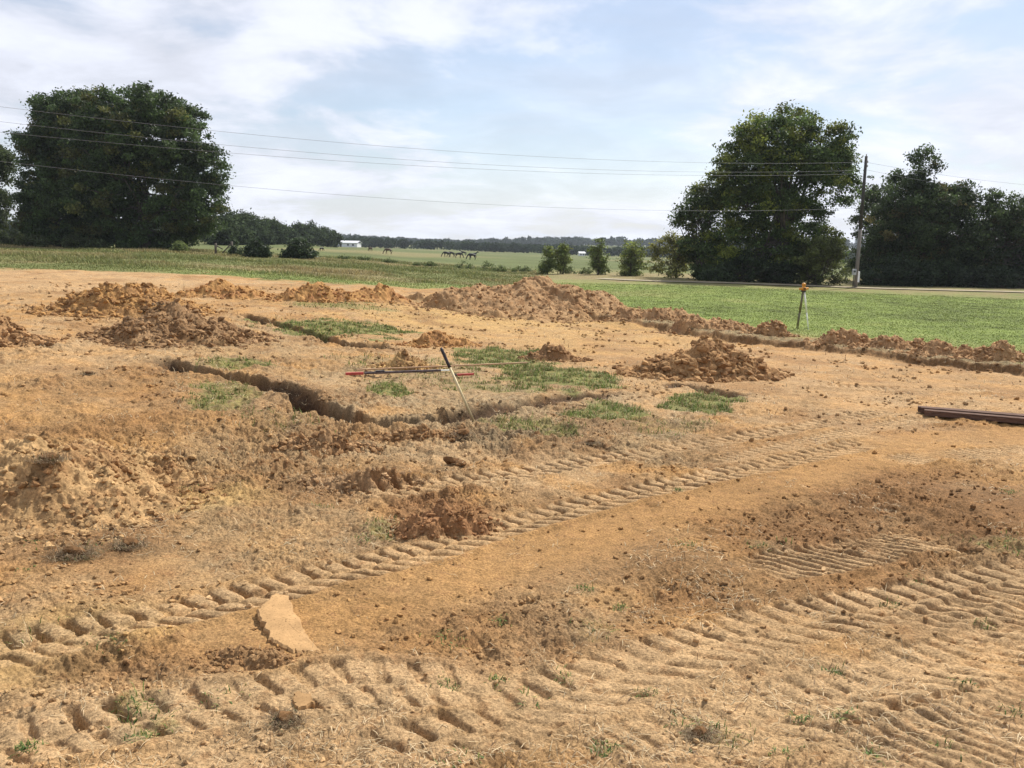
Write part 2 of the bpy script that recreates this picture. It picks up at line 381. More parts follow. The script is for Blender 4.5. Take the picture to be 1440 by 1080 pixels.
def plain_mat(name, rgb, rough=.6, metal=0., var=.25, scale=8., spec=.4, stretch=None, bump=0.):
    m, nt, b = new_mat(name); N = nt.nodes; L = nt.links
    tc = N.new('ShaderNodeTexCoord'); nz = N.new('ShaderNodeTexNoise'); nz.inputs['Scale'].default_value = scale; nz.inputs['Detail'].default_value = 6
    if stretch:
        mp = N.new('ShaderNodeMapping'); mp.inputs['Scale'].default_value = stretch; L.new(tc.outputs['Object'], mp.inputs['Vector']); L.new(mp.outputs[0], nz.inputs['Vector'])
    else: L.new(tc.outputs['Object'], nz.inputs['Vector'])
    cr = N.new('ShaderNodeValToRGB'); cr.color_ramp.elements[0].position = .3; cr.color_ramp.elements[1].position = .7
    cr.color_ramp.elements[0].color = [c * (1 - var) for c in rgb] + [1]; cr.color_ramp.elements[1].color = [min(1, c * (1 + var)) for c in rgb] + [1]
    L.new(nz.outputs[0], cr.inputs[0]); L.new(cr.outputs[0], b.inputs['Base Color'])
    b.inputs['Roughness'].default_value = rough; b.inputs['Metallic'].default_value = metal; b.inputs['Specular IOR Level'].default_value = spec
    if bump:
        bp = N.new('ShaderNodeBump'); bp.inputs['Strength'].default_value = bump; bp.inputs['Distance'].default_value = .01
        L.new(nz.outputs[0], bp.inputs['Height']); L.new(bp.outputs[0], b.inputs['Normal'])
    return m

M_SOIL = soil_mat('soil'); M_PILE = soil_mat('turned soil', 26., .7, .02, contrast=.5)
M_CLOD = soil_mat('clod soil', 30., .6, .012, contrast=.35)
M_LEAF = leaf_mat('leaves', .42, .5, .3); M_GRASS = leaf_mat('grass blades', .3, .6, .15); M_STRAW = leaf_mat('dry grass', .25, .7, .2)
M_FAR = leaf_mat('woodland leaves', .3, .8, .05)
M_BARK = plain_mat('bark', (.085, .07, .055), .9, var=.45, scale=5, stretch=(3, 3, .6), bump=.5)
M_POLE = plain_mat('weathered pole wood', (.17, .15, .13), .85, var=.35, scale=6, stretch=(6, 6, .3))
M_POLED = plain_mat('dark creosoted wood', (.045, .04, .037), .8, var=.3, scale=6, stretch=(6, 6, .3))
M_GREY = plain_mat('grey enamel', (.42, .43, .45), .45, .2, var=.12)
M_PORC = plain_mat('glazed porcelain', (.35, .33, .32), .25, var=.1)
M_WIRE = plain_mat('aluminium cable', (.22, .22, .24), .6, .3, var=.1)
M_RUST = plain_mat('dark rusty steel', (.115, .068, .048), .85, .0, var=.5, scale=9, stretch=(.6, 6, 6), bump=.3, spec=.12)
M_RED = plain_mat('faded red paint', (.42, .06, .045), .5, var=.25, scale=14)
M_BLACK = plain_mat('black rubber', (.035, .028, .032), .6, var=.25, scale=10)
M_DARKROD = plain_mat('scuffed dark metal', (.10, .075, .075), .4, .4, var=.5, scale=20)
M_PALEW = plain_mat('pale ash wood', (.62, .5, .27), .55, var=.15, scale=10, stretch=(4, 4, .4))
M_LATH = plain_mat('sawn timber lath', (.42, .26, .14), .75, var=.25, scale=10, stretch=(.4, 6, 6))
M_YELLOW = plain_mat('orange instrument paint', (.62, .27, .03), .45, var=.15)
M_LENS = plain_mat('dark glass', (.03, .02, .02), .1, var=.1, spec=.6)
M_ALU = plain_mat('pale leg paint', (.82, .84, .74), .5, .0, var=.1)
M_DKLEG = plain_mat('shaded olive leg paint', (.13, .12, .06), .5, var=.2)  # shade on the tripod legs put into the paint colour
M_WHITE = plain_mat('white painted metal', (.78, .78, .78), .5, var=.05)
M_ROOF = plain_mat('pale sheet roofing', (.62, .63, .64), .45, .1, var=.08)
M_DOOR = plain_mat('dark doorway boards', (.06, .055, .05), .8, var=.2)
M_GLASS = plain_mat('window glass', (.05, .06, .07), .1, var=.1, spec=.6)
M_HBLACK = plain_mat('black coat', (.012, .011, .012), .55, var=.3, scale=3)
M_HBROWN = plain_mat('brown coat', (.07, .035, .018), .55, var=.3, scale=3)
M_FENCE = plain_mat('grey fence timber', (.10, .085, .065), .9, var=.35, scale=7, stretch=(5, 5, .5))
M_CLAY = soil_mat('dried clay', 30., .35, .006, contrast=.16)
M_ROAD = soil_mat('road gravel', 12., .5, .01, contrast=.3)

# ------------------------------------------------------------------ mesh helpers
def np_mesh(name, V, Fc, mat, parent=None, cols=None, smooth=False):
    V = np.asarray(V, np.float32); Fc = np.asarray(Fc, np.int32)
    me = bpy.data.meshes.new(name); k = Fc.shape[1]; nf = len(Fc)
    me.vertices.add(len(V)); me.vertices.foreach_set('co', V.ravel())
    me.loops.add(nf * k); me.loops.foreach_set('vertex_index', Fc.ravel())
    me.polygons.add(nf); me.polygons.foreach_set('loop_start', np.arange(0, nf * k, k, dtype=np.int32))
    me.update(calc_edges=True)
    if cols is not None:
        ca = me.color_attributes.new('Col', 'FLOAT_COLOR', 'POINT')
        c4 = np.ones((len(V), 4), np.float32); c4[:, :3] = cols; ca.data.foreach_set('color', c4.ravel())
    me.polygons.foreach_set('use_smooth', np.full(nf, bool(smooth)))
    me.materials.append(mat)
    o = bpy.data.objects.new(name, me); COL.objects.link(o)
    if parent is not None: o.parent = parent
    return o

def tag(o, label, cat, group=None, kind=None):
    if label: o['label'] = label
    if cat: o['category'] = cat
    if group: o['group'] = group
    if kind: o['kind'] = kind
    return o

def empty(name, loc, rz=0.):
    o = bpy.data.objects.new(name, None); COL.objects.link(o)
    o.location = [float(v) for v in loc]; o.rotation_euler = (0, 0, rz); o.empty_display_size = .2
    return o

class MB:
    """collects primitive shapes into one mesh"""
    def __init__(s): s.v = []; s.f = []
    def box(s, c, size, rot=None, taper=1.0):
        n = len(s.v); sx, sy, sz = [d / 2 for d in size]
        for (a, b, e) in [(-1, -1, -1), (1, -1, -1), (1, 1, -1), (-1, 1, -1), (-1, -1, 1), (1, -1, 1), (1, 1, 1), (-1, 1, 1)]:
            k = taper if e > 0 else 1
            p = Vector((a * sx * k, b * sy * k, e * sz))
            if rot is not None: p = rot @ p
            s.v.append((p[0] + c[0], p[1] + c[1], p[2] + c[2]))
        for q in [(0, 3, 2, 1), (4, 5, 6, 7), (0, 1, 5, 4), (1, 2, 6, 5), (2, 3, 7, 6), (3, 0, 4, 7)]: s.f.append([n + i for i in q])
        return s
    def tube(s, pts, rad, seg=8):
        pts = [Vector([float(c) for c in p]) for p in pts]; rs = rad if hasattr(rad, '__len__') else [rad] * len(pts)
        n0 = len(s.v); up = Vector((0.31, 0.17, 1)).normalized()
        for i, p in enumerate(pts):
            d = (pts[min(i + 1, len(pts) - 1)] - pts[max(i - 1, 0)])
            d = d.normalized() if d.length > 1e-9 else Vector((0, 0, 1))
            a = d.cross(up if abs(d.dot(up)) < .98 else Vector((1, 0, 0))).normalized(); b = d.cross(a)
            for k in range(seg):
                t = 2 * math.pi * k / seg; q = p + (a * math.cos(t) + b * math.sin(t)) * rs[i]; s.v.append(tuple(q))
        for i in range(len(pts) - 1):
            for k in range(seg):
                a = n0 + i * seg + k; b = n0 + i * seg + (k + 1) % seg; s.f.append([a, b, b + seg, a + seg])
        s.f.append([n0 + k for k in range(seg)][::-1]); e = n0 + (len(pts) - 1) * seg; s.f.append([e + k for k in range(seg)])
        return s
    def lathe(s, prof, c=(0, 0, 0), seg=14):
        n0 = len(s.v)
        for (r, z) in prof:
            for k in range(seg):
                t = 2 * math.pi * k / seg; s.v.append((c[0] + r * math.cos(t), c[1] + r * math.sin(t), c[2] + z))
        for i in range(len(prof) - 1):
            for k in range(seg):
                a = n0 + i * seg + k; b = n0 + i * seg + (k + 1) % seg; s.f.append([a, b, b + seg, a + seg])
        s.f.append([n0 + k for k in range(seg)][::-1]); e = n0 + (len(prof) - 1) * seg; s.f.append([e + k for k in range(seg)])
        return s
    def build(s, name, mat, parent=None, bevel=0., smooth=False):
        me = bpy.data.meshes.new(name); me.from_pydata(s.v, [], s.f); me.update(); me.materials.append(mat)
        if smooth:
            for p in me.polygons: p.use_smooth = True
        o = bpy.data.objects.new(name, me); COL.objects.link(o)
        if parent is not None: o.parent = parent
        if bevel:
            md = o.modifiers.new('bevel', 'BEVEL'); md.width = bevel; md.segments = 2; md.limit_method = 'ANGLE'
        return o

# ------------------------------------------------------------------ the ground sheet
az_d = np.radians(np.linspace(-37, 37, 1150))
az_c = np.radians(np.concatenate([np.linspace(37.4, 60, 40)[:-1], np.linspace(60, 180, 60)]))
azs = np.concatenate([-az_c[::-1], az_d, az_c])
rs = np.concatenate([[.3, 1.2, 2.2, 3.0], np.geomspace(3.5, 30, 1000), np.geomspace(30, 70, 260)[1:], np.geomspace(70, 3200, 170)[1:]])
AA, RG = np.meshgrid(azs, rs)
gx = (np.sin(AA) * RG).ravel(); gy = (np.cos(AA) * RG).ravel()
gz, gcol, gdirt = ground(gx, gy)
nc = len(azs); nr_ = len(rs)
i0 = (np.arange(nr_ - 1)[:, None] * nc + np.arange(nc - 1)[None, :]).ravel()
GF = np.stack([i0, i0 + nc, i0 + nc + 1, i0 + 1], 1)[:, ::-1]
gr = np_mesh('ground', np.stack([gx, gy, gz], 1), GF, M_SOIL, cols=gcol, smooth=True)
gr['kind'] = 'structure'
del AA, RG

# ------------------------------------------------------------------ clods of soil
def icos(sub):
    import bmesh
    bm = bmesh.new(); bmesh.ops.create_icosphere(bm, subdivisions=sub, radius=1)
    V = np.array([v.co[:] for v in bm.verts]); Fa = np.array([[v.index for v in f.verts] for f in bm.faces]); bm.free(); return V, Fa
ICO = {1: icos(1), 2: icos(2)}
def clod_variants(sub, n, seed):
    g = np.random.default_rng(seed); V, Fa = ICO[sub]; out = []
    for _ in range(n):
        W = V.copy()
        for k in range(7):    # knock flat facets off the lump
            d = g.normal(size=3); d /= np.linalg.norm(d); c = .45 + .4 * g.random(); h = W @ d
            W = W - np.clip(h - c, 0, None)[:, None] * d * .95
        W *= (1 + .10 * g.normal(size=(len(W), 1))); W *= np.array([1, .65 + .35 * g.random(), .5 + .35 * g.random()])
        out.append(W)
    return out, Fa
CV1 = clod_variants(1, 16, 3); CV2 = clod_variants(2, 16, 5)
def rand_rot(n, g, tilt=.5):
    yaw = g.random(n) * 6.283; a = (g.random(n) - .5) * 2 * tilt * 1.5; b = (g.random(n) - .5) * 2 * tilt * 1.5
    cy, sy, ca, sa, cb, sb = np.cos(yaw), np.sin(yaw), np.cos(a), np.sin(a), np.cos(b), np.sin(b)
    Rm = np.zeros((n, 3, 3))
    Rm[:, 0, 0] = cy * cb - sy * sa * sb; Rm[:, 0, 1] = -sy * ca; Rm[:, 0, 2] = cy * sb + sy * sa * cb
    Rm[:, 1, 0] = sy * cb + cy * sa * sb; Rm[:, 1, 1] = cy * ca; Rm[:, 1, 2] = sy * sb - cy * sa * cb
    Rm[:, 2, 0] = -ca * sb; Rm[:, 2, 1] = sa; Rm[:, 2, 2] = ca * cb
    return Rm
def clod_geo(P, size, col, g, CVv):
    vs, Fa = CVv; n = len(P); kv = g.integers(0, len(vs), n); Rm = rand_rot(n, g)
    base = np.stack(vs)[kv] * size[:, None, None]
    W = np.einsum('nij,nvj->nvi', Rm, base) + P[:, None, :]
    nv = base.shape[1]; FF = (Fa[None] + (np.arange(n) * nv)[:, None, None]).reshape(-1, 3)
    cc = np.repeat(col[:, None, :], nv, 1) * (1 + .06 * g.normal(size=(n, nv, 1)))
    return W.reshape(-1, 3), FF, np.clip(cc.reshape(-1, 3), .01, .9)

# ------------------------------------------------------------------ piles of soil: things of their own resting on the site
PILES = []   # (centre, a, b, angle, h) for standing things on them
def pile(px0, px1, base_py, top_py, label, name='dirt_pile', cat='dirt pile', ratio=.7, col=ORANGE, col2=BROWN, rough=1.0, nclod=400, csize=.08, seed=0, group='piles of dug soil', peak=(0, 0), power=1.3, soft=.45, darkamt=.35):
    g = np.random.default_rng(1000 + seed)
    xc = (px0 + px1) / 2; Fp = at(xc, base_py); l = at(px0, base_py); rgt = at(px1, base_py)
    a = np.hypot(*(rgt - l)[:2]) / 2; b = a * ratio
    dirv = Fp[:2] / np.hypot(*Fp[:2]); c = Fp[:2] + dirv * b * .85
    # height so that the crest reaches top_py
    tp = on_depth(xc, top_py, c[1]); h = max(.06, tp[2] - float(zb(*c)))
    ax = (rgt - l)[:2] / (2 * a); ay = np.array([-ax[1], ax[0]])
    cell = max(.010, np.hypot(*c) / 850 * .75)
    nu = int(np.clip(2.5 * a / cell, 24, 420)); nv = int(np.clip(2.5 * b / cell * .8, 20, 340))
    gain = [1.0]
    def height(u, v):
        X = c[0] + ax[0] * u * a + ay[0] * v * b; Y = c[1] + ax[1] * u * a + ay[1] * v * b
        w = .34 * fbm(X, Y, .9 / max(a, .3), 3, 200 + seed) + .12 * fbm(X, Y, 4 / max(a, .3), 3, 220 + seed)
        uu = u - peak[0] * (1 - np.clip(np.abs(u), 0, 1)); vv = v - peak[1] * (1 - np.clip(np.abs(v), 0, 1))
        d = np.sqrt(uu * uu + vv * vv) * (1 + w)
        core = (1 - soft) * (1 - d ** power) + soft * (np.exp(-2.6 * d * d) - .074) / .926
        hh = h * np.clip(core, -.3, 1) * (1 + .45 * fbm(X, Y, 2.2 / max(a, .3), 3, 240 + seed))
        s = min(.55, h * .9 + .10); am = np.clip(hh / h * 3, 0, 1) * rough
        hh = hh + am * (.16 * s * fbm(X, Y, 1.6 / max(s, .2), 4, 260 + seed, .6)
                        + .36 * s * np.maximum(lumps(X, Y, .34 * s, 280 + seed, .4), 1.3 * lumps(X, Y, .15 * s, 290 + seed, .6))
                        + .05 * s * fbm(X, Y, 9 / s, 3, 270 + seed, .6))
        return X, Y, hh * gain[0], d
    U, Vv = np.meshgrid(np.linspace(-1.25, 1.25, nu), np.linspace(-1.25, 1.25, nv))
    U = U.ravel(); Vv = Vv.ravel(); X, Y, H, d = height(U, Vv)
    gain[0] = h / np.percentile(H, 99.7); H = H * gain[0]
    edge = sstep(.02, -.12, H / h)
    Z = ground(X, Y, False) + np.where(H > 0, H, H * .6) - .03 - .10 * edge
    n1 = fbm(X, Y, 1.6, 4, 300 + seed); n2 = fbm(X, Y, 6, 3, 310 + seed)
    cc = col + (col2 - col) * np.clip(darkamt + n1 * .8 + n2 * .3, 0, 1)[:, None]
    cc = cc + (TAN - cc) * np.clip(sstep(.75, 1.05, d), 0, .8)[:, None]
    n5 = fbm(X, Y, 19, 2, 315 + seed); cc *= (1 + .22 * n2 + .2 * n5)[:, None]
    root = empty(name, (c[0], c[1], float(zb(*c)))); root['label'] = label; root['category'] = cat; root['group'] = group
    off = np.array(root.location)
    i0 = (np.arange(nv - 1)[:, None] * nu + np.arange(nu - 1)[None, :]).ravel()
    Fq = np.stack([i0, i0 + 1, i0 + nu + 1, i0 + nu], 1)
    keep = (H[Fq].max(1) > -.12 * h)
    used = np.unique(Fq[keep]); rm = np.full(len(X), -1); rm[used] = np.arange(len(used))
    np_mesh('heap', np.stack([X, Y, Z], 1)[used] - off, rm[Fq[keep]], M_PILE, root, np.clip(cc[used], .01, .9), True)
    if nclod:
        nclod = int(nclod * 1.6); q = np.sqrt(g.random(nclod)) * 1.08 + np.abs(g.normal(size=nclod)) * .12; t = g.random(nclod) * 6.283
        u, v = q * np.cos(t), q * np.sin(t); X, Y, H, d = height(u, v)
        sz = csize * (.12 + .75 * g.random(nclod) ** 5)
        Z = ground(X, Y, False) + np.maximum(H, 0) - .03 * (d < 1) + sz * .1
        k = fbm(X, Y, 3, 2, 320 + seed)
        cl = col + (col2 - col) * np.clip(.4 + k + .25 * g.normal(size=nclod), 0, 1)[:, None]
        cl = cl * (.85 + .4 * g.random((nclod, 1)))
        W, FF, C4 = clod_geo(np.stack([X, Y, Z], 1) - off, sz, cl, g, CV1)
        o = np_mesh('clods', W, FF, M_CLOD, root, C4, False); o['kind'] = 'stuff'
    return root

pile(280, 425, 945, 908, 'low crumbly soil heap pressed under the large clay slab', name='spoil_heap', cat='spoil heap', ratio=.5, col=np.array([.33, .2, .095]), col2=BROWN, nclod=700, csize=.035, seed=60, group='low heaps beside the trenches', power=1.6, rough=.8)
RED2 = np.array([.33, .165, .075])
pile(600, 905, 446, 390, 'largest spoil mound, broad and brown, behind the graded pad', ratio=.8, col=np.array([.40, .25, .125]), col2=BROWN * 1.2, nclod=2600, csize=.16, seed=1, peak=(.1, .1), power=2.6, soft=.2)
pile(882, 1090, 533, 476, 'heap of coarse brown clods alone on the graded pad', ratio=.62, col=np.array([.40, .235, .105]), col2=BROWN * 1.1, rough=1.2, nclod=1900, csize=.18, seed=2, power=1.6, soft=.5, peak=(.1, .1))
pile(55, 305, 446, 399, 'orange-brown mound at the back left of the dig', ratio=.75, col=ORANGE, col2=BROWN, nclod=1900, csize=.17, seed=3, power=2.0, soft=.3, peak=(-.15, 0))
pile(132, 380, 484, 429, 'darker mound with torn sods in front of the back left mound', ratio=.7, col=np.array([.31, .19, .095]), col2=BROWN * .85, nclod=2200, csize=.15, seed=4, power=2.0, soft=.35, peak=(-.3, .1))
pile(-90, 74, 486, 440, 'crumbly mound cut off by the left picture edge', ratio=.7, col=np.array([.40, .235, .11]), col2=BROWN, nclod=700, csize=.16, seed=5)
pile(-210, 300, 748, 612, 'big yellowish mound with grass roots, nearest on the left', ratio=1.0, col=np.array([.44, .28, .13]), col2=BROWN * 1.15, nclod=3200, csize=.075, seed=6, power=1.5, soft=.6, rough=.75, peak=(-.1, .0), darkamt=.25)
pile(225, 400, 420, 391, 'orange spoil ridge behind the two left mounds', ratio=.35, col=ORANGE, col2=DARKRED, nclod=600, csize=.16, seed=7, darkamt=.25)
pile(385, 520, 425, 396, 'orange spoil ridge along the grass, left of centre', ratio=.35, col=ORANGE, col2=DARKRED, nclod=500, csize=.17, seed=8, darkamt=.25)
pile(490, 575, 423, 398, 'low orange heap at the far end of the spoil ridge', ratio=.5, col=ORANGE, col2=DARKRED, nclod=250, csize=.15, seed=9, darkamt=.25)
pile(565, 672, 488, 464, 'loose clod heap behind the red and black rod', ratio=.5, col=ORANGE, col2=DARKRED, nclod=330, csize=.13, seed=10, rough=1.2)
pile(520, 610, 523, 491, 'broken yellow clods beside the back trench end', ratio=.6, col=np.array([.46, .29, .12]), col2=BROWN, nclod=300, csize=.14, seed=11, rough=1.2)
pile(733, 826, 508, 483, 'dark crumbled heap at the edge of the green patch', ratio=.5, col=np.array([.33, .19, .09]), col2=BROWN, nclod=330, csize=.11, seed=12)
pile(548, 700, 752, 700, 'low reddish heap beside the wheel ruts', ratio=.55, col=np.array([.32, .165, .075]), col2=BROWN * .95, nclod=800, csize=.05, seed=13, rough=.7, power=1.6)
for k, (a0, a1, bp, tp, lb) in enumerate([
        (868, 965, 452, 427, 'spoil heap joining the largest mound along the ledge'), (950, 1050, 466, 440, 'long low spoil heap left of the tripod'),
        (1056, 1106, 474, 443, 'small peaked spoil heap just left of the tripod'), (1152, 1226, 488, 459, 'reddish spoil heap just right of the tripod'),
        (1212, 1296, 493, 467, 'low spoil heap in the middle of the right row'), (1284, 1374, 502, 474, 'spoil heap second from the right end of the row'),
        (1364, 1440, 510, 474, 'peaked spoil heap at the right end of the row')]):
    pile(a0 - .2 * (a1 - a0), a1 + .2 * (a1 - a0), bp, tp + 6, lb, name='spoil_heap', cat='spoil heap', ratio=.33, col=np.array([.45, .275, .135]), col2=np.array([.27, .15, .07]), nclod=560, csize=.13, seed=30 + k, group='spoil heaps along the lawn edge', rough=1.3, power=2.0, soft=.3)
pile(520, 650, 618, 597, 'crumbly spoil on the near lip of the front trench', name='spoil_heap', cat='spoil heap', ratio=.3, col=np.array([.35, .21, .1]), col2=BROWN, nclod=500, csize=.09, seed=50, group='low heaps beside the trenches', power=1.6)
pile(385, 530, 636, 613, 'crumbly spoil left on the near side of the deep trench', name='spoil_heap', cat='spoil heap', ratio=.3, col=np.array([.37, .225, .11]), col2=BROWN, nclod=500, csize=.09, seed=51, group='low heaps beside the trenches', power=1.6)
pile(430, 590, 690, 658, 'low rough heap of dry clods above the wheel ruts', name='spoil_heap', cat='spoil heap', ratio=.45, col=np.array([.36, .23, .12]), col2=BROWN, nclod=500, csize=.06, seed=52, group='low heaps beside the trenches', power=1.6)

# loose clods all over the site (nobody could count them)
def scatter_site(n, rmin, rmax, seed, dens):
    g = np.random.default_rng(seed); az = np.radians(g.uniform(-36, 36, n)); r = np.exp(g.uniform(math.log(rmin), math.log(rmax), n))
    x = np.sin(az) * r; y = np.cos(az) * r
    k = (g.random(n) < dens(x, y)) & (dirt_mask(x, y) > .6); return x[k], y[k], g
def clod_dens(x, y):
    d = sstep(.0, .55, fbm(x, y, .5, 3, 131) + .12)
    for wb, s in [(world_blob(1200, 740, 330, 60), 1), (world_blob(650, 870, 220, 50), .9), (world_blob(250, 925, 140, 30), 1), (world_blob(500, 650, 200, 60), .7)]:
        d = np.maximum(d, s * sstep(.2, .8, blobw(x, y, wb, 0 * x)))
    k, S, T = path_coords(x, y, W_STRIP, 1.0); d[k] *= sstep(.3, 1.0, np.abs(T)) * .7 + .08
    for t in WT:
        k, S, T = path_coords(x, y, t[0], t[1]); d[k] *= .25
    for path, w_, dep, npts in WTR:
        k, S, T = path_coords(x, y, path, w_ * 1.3); d[k] = np.maximum(d[k], 1.1 * sstep(w_ * 1.3, w_ * .5, np.abs(T)))
    return d * .9 + .06
x, y, g = scatter_site(75000, 4.0, 42, 71, clod_dens)
rr = np.hypot(x, y)
sz = (.0045 + .0008 * rr) * (.5 + 3.2 * g.random(len(x)) ** 7)
sz = np.clip(sz, .004, .09)
z, cg, _ = ground(x, y)
cc = cg * (.82 + .35 * g.random((len(x), 1)))
W, FF, C4 = clod_geo(np.stack([x, y, z + sz * .25], 1), sz, cc, g, CV1)
tag(np_mesh('loose_clods', W, FF, M_CLOD, None, C4, False), 'loose crumbs and clods of soil strewn over the dug site', 'soil clods', kind='stuff')

# ------------------------------------------------------------------ blades of grass
def blades(P, length, width, col, g, lean=.5, flat=0.0, tipcol=1.15):
    """tapered bent blades; lean = how far they bend over, flat = fraction laid on the ground"""
    n = len(P); a = g.random(n) * 6.283; d = np.stack([np.cos(a), np.sin(a), 0 * a], 1); s = np.stack([-np.sin(a), np.cos(a), 0 * a], 1)
    el = np.where(g.random(n) < flat, g.uniform(.03, .3, n), g.uniform(1.57 - lean, 1.5, n))
    dirv = d * np.cos(el)[:, None] + np.array([0, 0, 1.]) * np.sin(el)[:, None]
    el2 = el - g.uniform(.2, .9, n) * lean; dir2 = d * np.cos(el2)[:, None] + np.array([0, 0, 1.]) * np.maximum(np.sin(el2), -.25)[:, None]
    L = length[:, None]; w = width[:, None]
    m = P + dirv * L * .5; t = m + dir2 * L * .5
    V = np.stack([P - s * w, P + s * w, m + s * w * .75, m - s * w * .75, t], 1).reshape(-1, 3)
    k = np.arange(n)[:, None] * 5
    FF = np.concatenate([k + [0, 1, 2], k + [0, 2, 3], k + [3, 2, 4]], 0)
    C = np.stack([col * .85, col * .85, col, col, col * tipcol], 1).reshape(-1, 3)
    return V, FF, np.clip(C, .005, .9)

def ground_z(x, y): return ground(x, y, False)
# green remnants on the site
g = np.random.default_rng(81); PX = []; PC = []; PL = []; PWd = []
for (wb, s) in WG:
    c, a, b, th = wb; area = a * b * 3.14; r = np.hypot(*c)
    n = int(min(16000, area * s * 3600 / max(1, (r / 9) ** 1.2)))
    t = g.random(n) * 6.283; q = np.sqrt(g.random(n)) * 1.2; u = q * np.cos(t) * a; v = q * np.sin(t) * b
    X = c[0] + u * math.cos(th) + v * math.sin(th); Y = c[1] - u * math.sin(th) + v * math.cos(th)
    m = patch_mask(X, Y); tuft = sstep(-.25, .35, fbm(X, Y, 2.4, 2, 83)); k = g.random(n) < np.clip(m * 1.2 * tuft, 0, 1); X = X[k]; Y = Y[k]
    PX.append(np.stack([X, Y], 1)); n = len(X)
    dry = g.random(n) < .35
    base = np.where(dry[:, None], np.array([.34, .26, .12]), np.array([.145, .20, .044])) * (.55 + .7 * g.random((n, 1)))
    PC.append(base); PL.append((.03 + .05 * g.random(n) + .08 * g.random(n) ** 6) * (1 + (r > 14) * .5)); PWd.append(np.full(n, .0022 + .0003 * r))
PX = np.concatenate(PX); PC = np.concatenate(PC); PL = np.concatenate(PL); PWd = np.concatenate(PWd)
V, FF, C = blades(np.column_stack([PX, ground_z(PX[:, 0], PX[:, 1]) - .005]), PL, PWd, PC, g, 1.2)
tag(np_mesh('grass', V, FF, M_GRASS, None, C), 'green grass left standing in patches around the trenches', 'grass', kind='stuff')

# dry straw and torn roots over the trodden soil, in wisps
def straw_dens(x, y):
    d = sstep(.0, .5, fbm(x, y, .8, 3, 171)) * .8 + .06
    for wb, s in [(world_blob(1100, 1000, 450, 110), .8), (world_blob(420, 760, 230, 50), .6), (world_blob(760, 590, 230, 40), .9), (world_blob(400, 620, 200, 50), .7), (world_blob(250, 1000, 260, 70), .7)]:
        d = np.maximum(d, s * sstep(.2, .8, blobw(x, y, wb, 0 * x)) * sstep(-.2, .3, fbm(x, y, 2, 2, 173)))
    for path, w_, dep, npts in WTR:
        k, S, T = path_coords(x, y, path, w_ * 1.6); d[k] = np.maximum(d[k], .9 * sstep(w_ * .4, w_ * .6, np.abs(T)))
    k, S, T = path_coords(x, y, W_LEDGE, 1.8); d[k] = np.maximum(d[k], 1.0 * (T > -.05))
    k, S, T = path_coords(x, y, W_STRIP, .9); d[k] *= .12
    for t in WT[:5]:
        k, S, T = path_coords(x, y, t[0], t[1]); d[k] *= .3
    return d
x, y, g = scatter_site(26000, 4.0, 46, 91, straw_dens); n = len(x); rr = np.hypot(x, y)
# each seed becomes a wisp of several stalks
m = g.integers(1, 5, n); X = np.repeat(x, m); Y = np.repeat(y, m); R_ = np.repeat(rr, m); n = len(X)
X = X + g.normal(size=n) * .05; Y = Y + g.normal(size=n) * .05
colr = np.where(g.random((n, 1)) < .72, np.array([.60, .475, .29]), np.array([.2, .13, .075])) * (.65 + .6 * g.random((n, 1)))
V, FF, C = blades(np.column_stack([X, Y, ground_z(X, Y) + .004]), g.uniform(.02, .11, n) * (1 + R_ / 25), .0011 + .00028 * R_ * g.uniform(.6, 1.3, n), colr, g, 1.0, .8)
tag(np_mesh('dry_grass', V, FF, M_STRAW, None, C), 'wisps of dry straw and torn roots over the bare soil', 'dry grass', kind='stuff')

# sprigs of weed in the foreground soil
g = np.random.default_rng(101); spr = [(190, 995), (205, 1030), (195, 1000), (150, 900), (830, 885), (820, 828), (865, 850), (1175, 950), (960, 770), (1075, 770), (905, 975), (850, 1055), (1020, 1040), (1290, 820), (1380, 770), (1420, 765),
    (1120, 1010), (1230, 1060), (1330, 1050), (1365, 965), (750, 985), (790, 945), (140, 770), (60, 765), (80, 690), (345, 690), (450, 710), (510, 760), (540, 745), (570, 735), (35, 1050), (300, 985), (700, 960), (1180, 1005), (1260, 850), (40, 800), (700, 870), (950, 690), (1410, 690), (1100, 1065), (1440, 1000), (265, 690), (640, 900), (660, 1060), (970, 1010), (640, 960), (1390, 880)]
PX = []; PL = []; PCc = []
for (px, py) in spr:
    c = at(px + g.normal() * 4, py + g.normal() * 3); k = g.integers(25, 80); s = g.uniform(.03, .09)
    PX.append(c[:2] + g.normal(size=(k, 2)) * s); PL.append(g.uniform(.02, .07, k))
    PCc.append(np.array([.10, .165, .045]) * (.6 + .8 * g.random((k, 1))) + (g.random((k, 1)) < .25) * np.array([.16, .09, .03]))
PX = np.concatenate(PX); PL = np.concatenate(PL); PCc = np.concatenate(PCc); n = len(PX)
V, FF, C = blades(np.column_stack([PX, ground_z(PX[:, 0], PX[:, 1]) - .003]), PL, g.uniform(.0025, .0055, n), PCc, g, 1.35, .25)
tag(np_mesh('weeds', V, FF, M_GRASS, None, C), 'small green weeds sprouting in the trodden soil', 'weeds', kind='stuff')

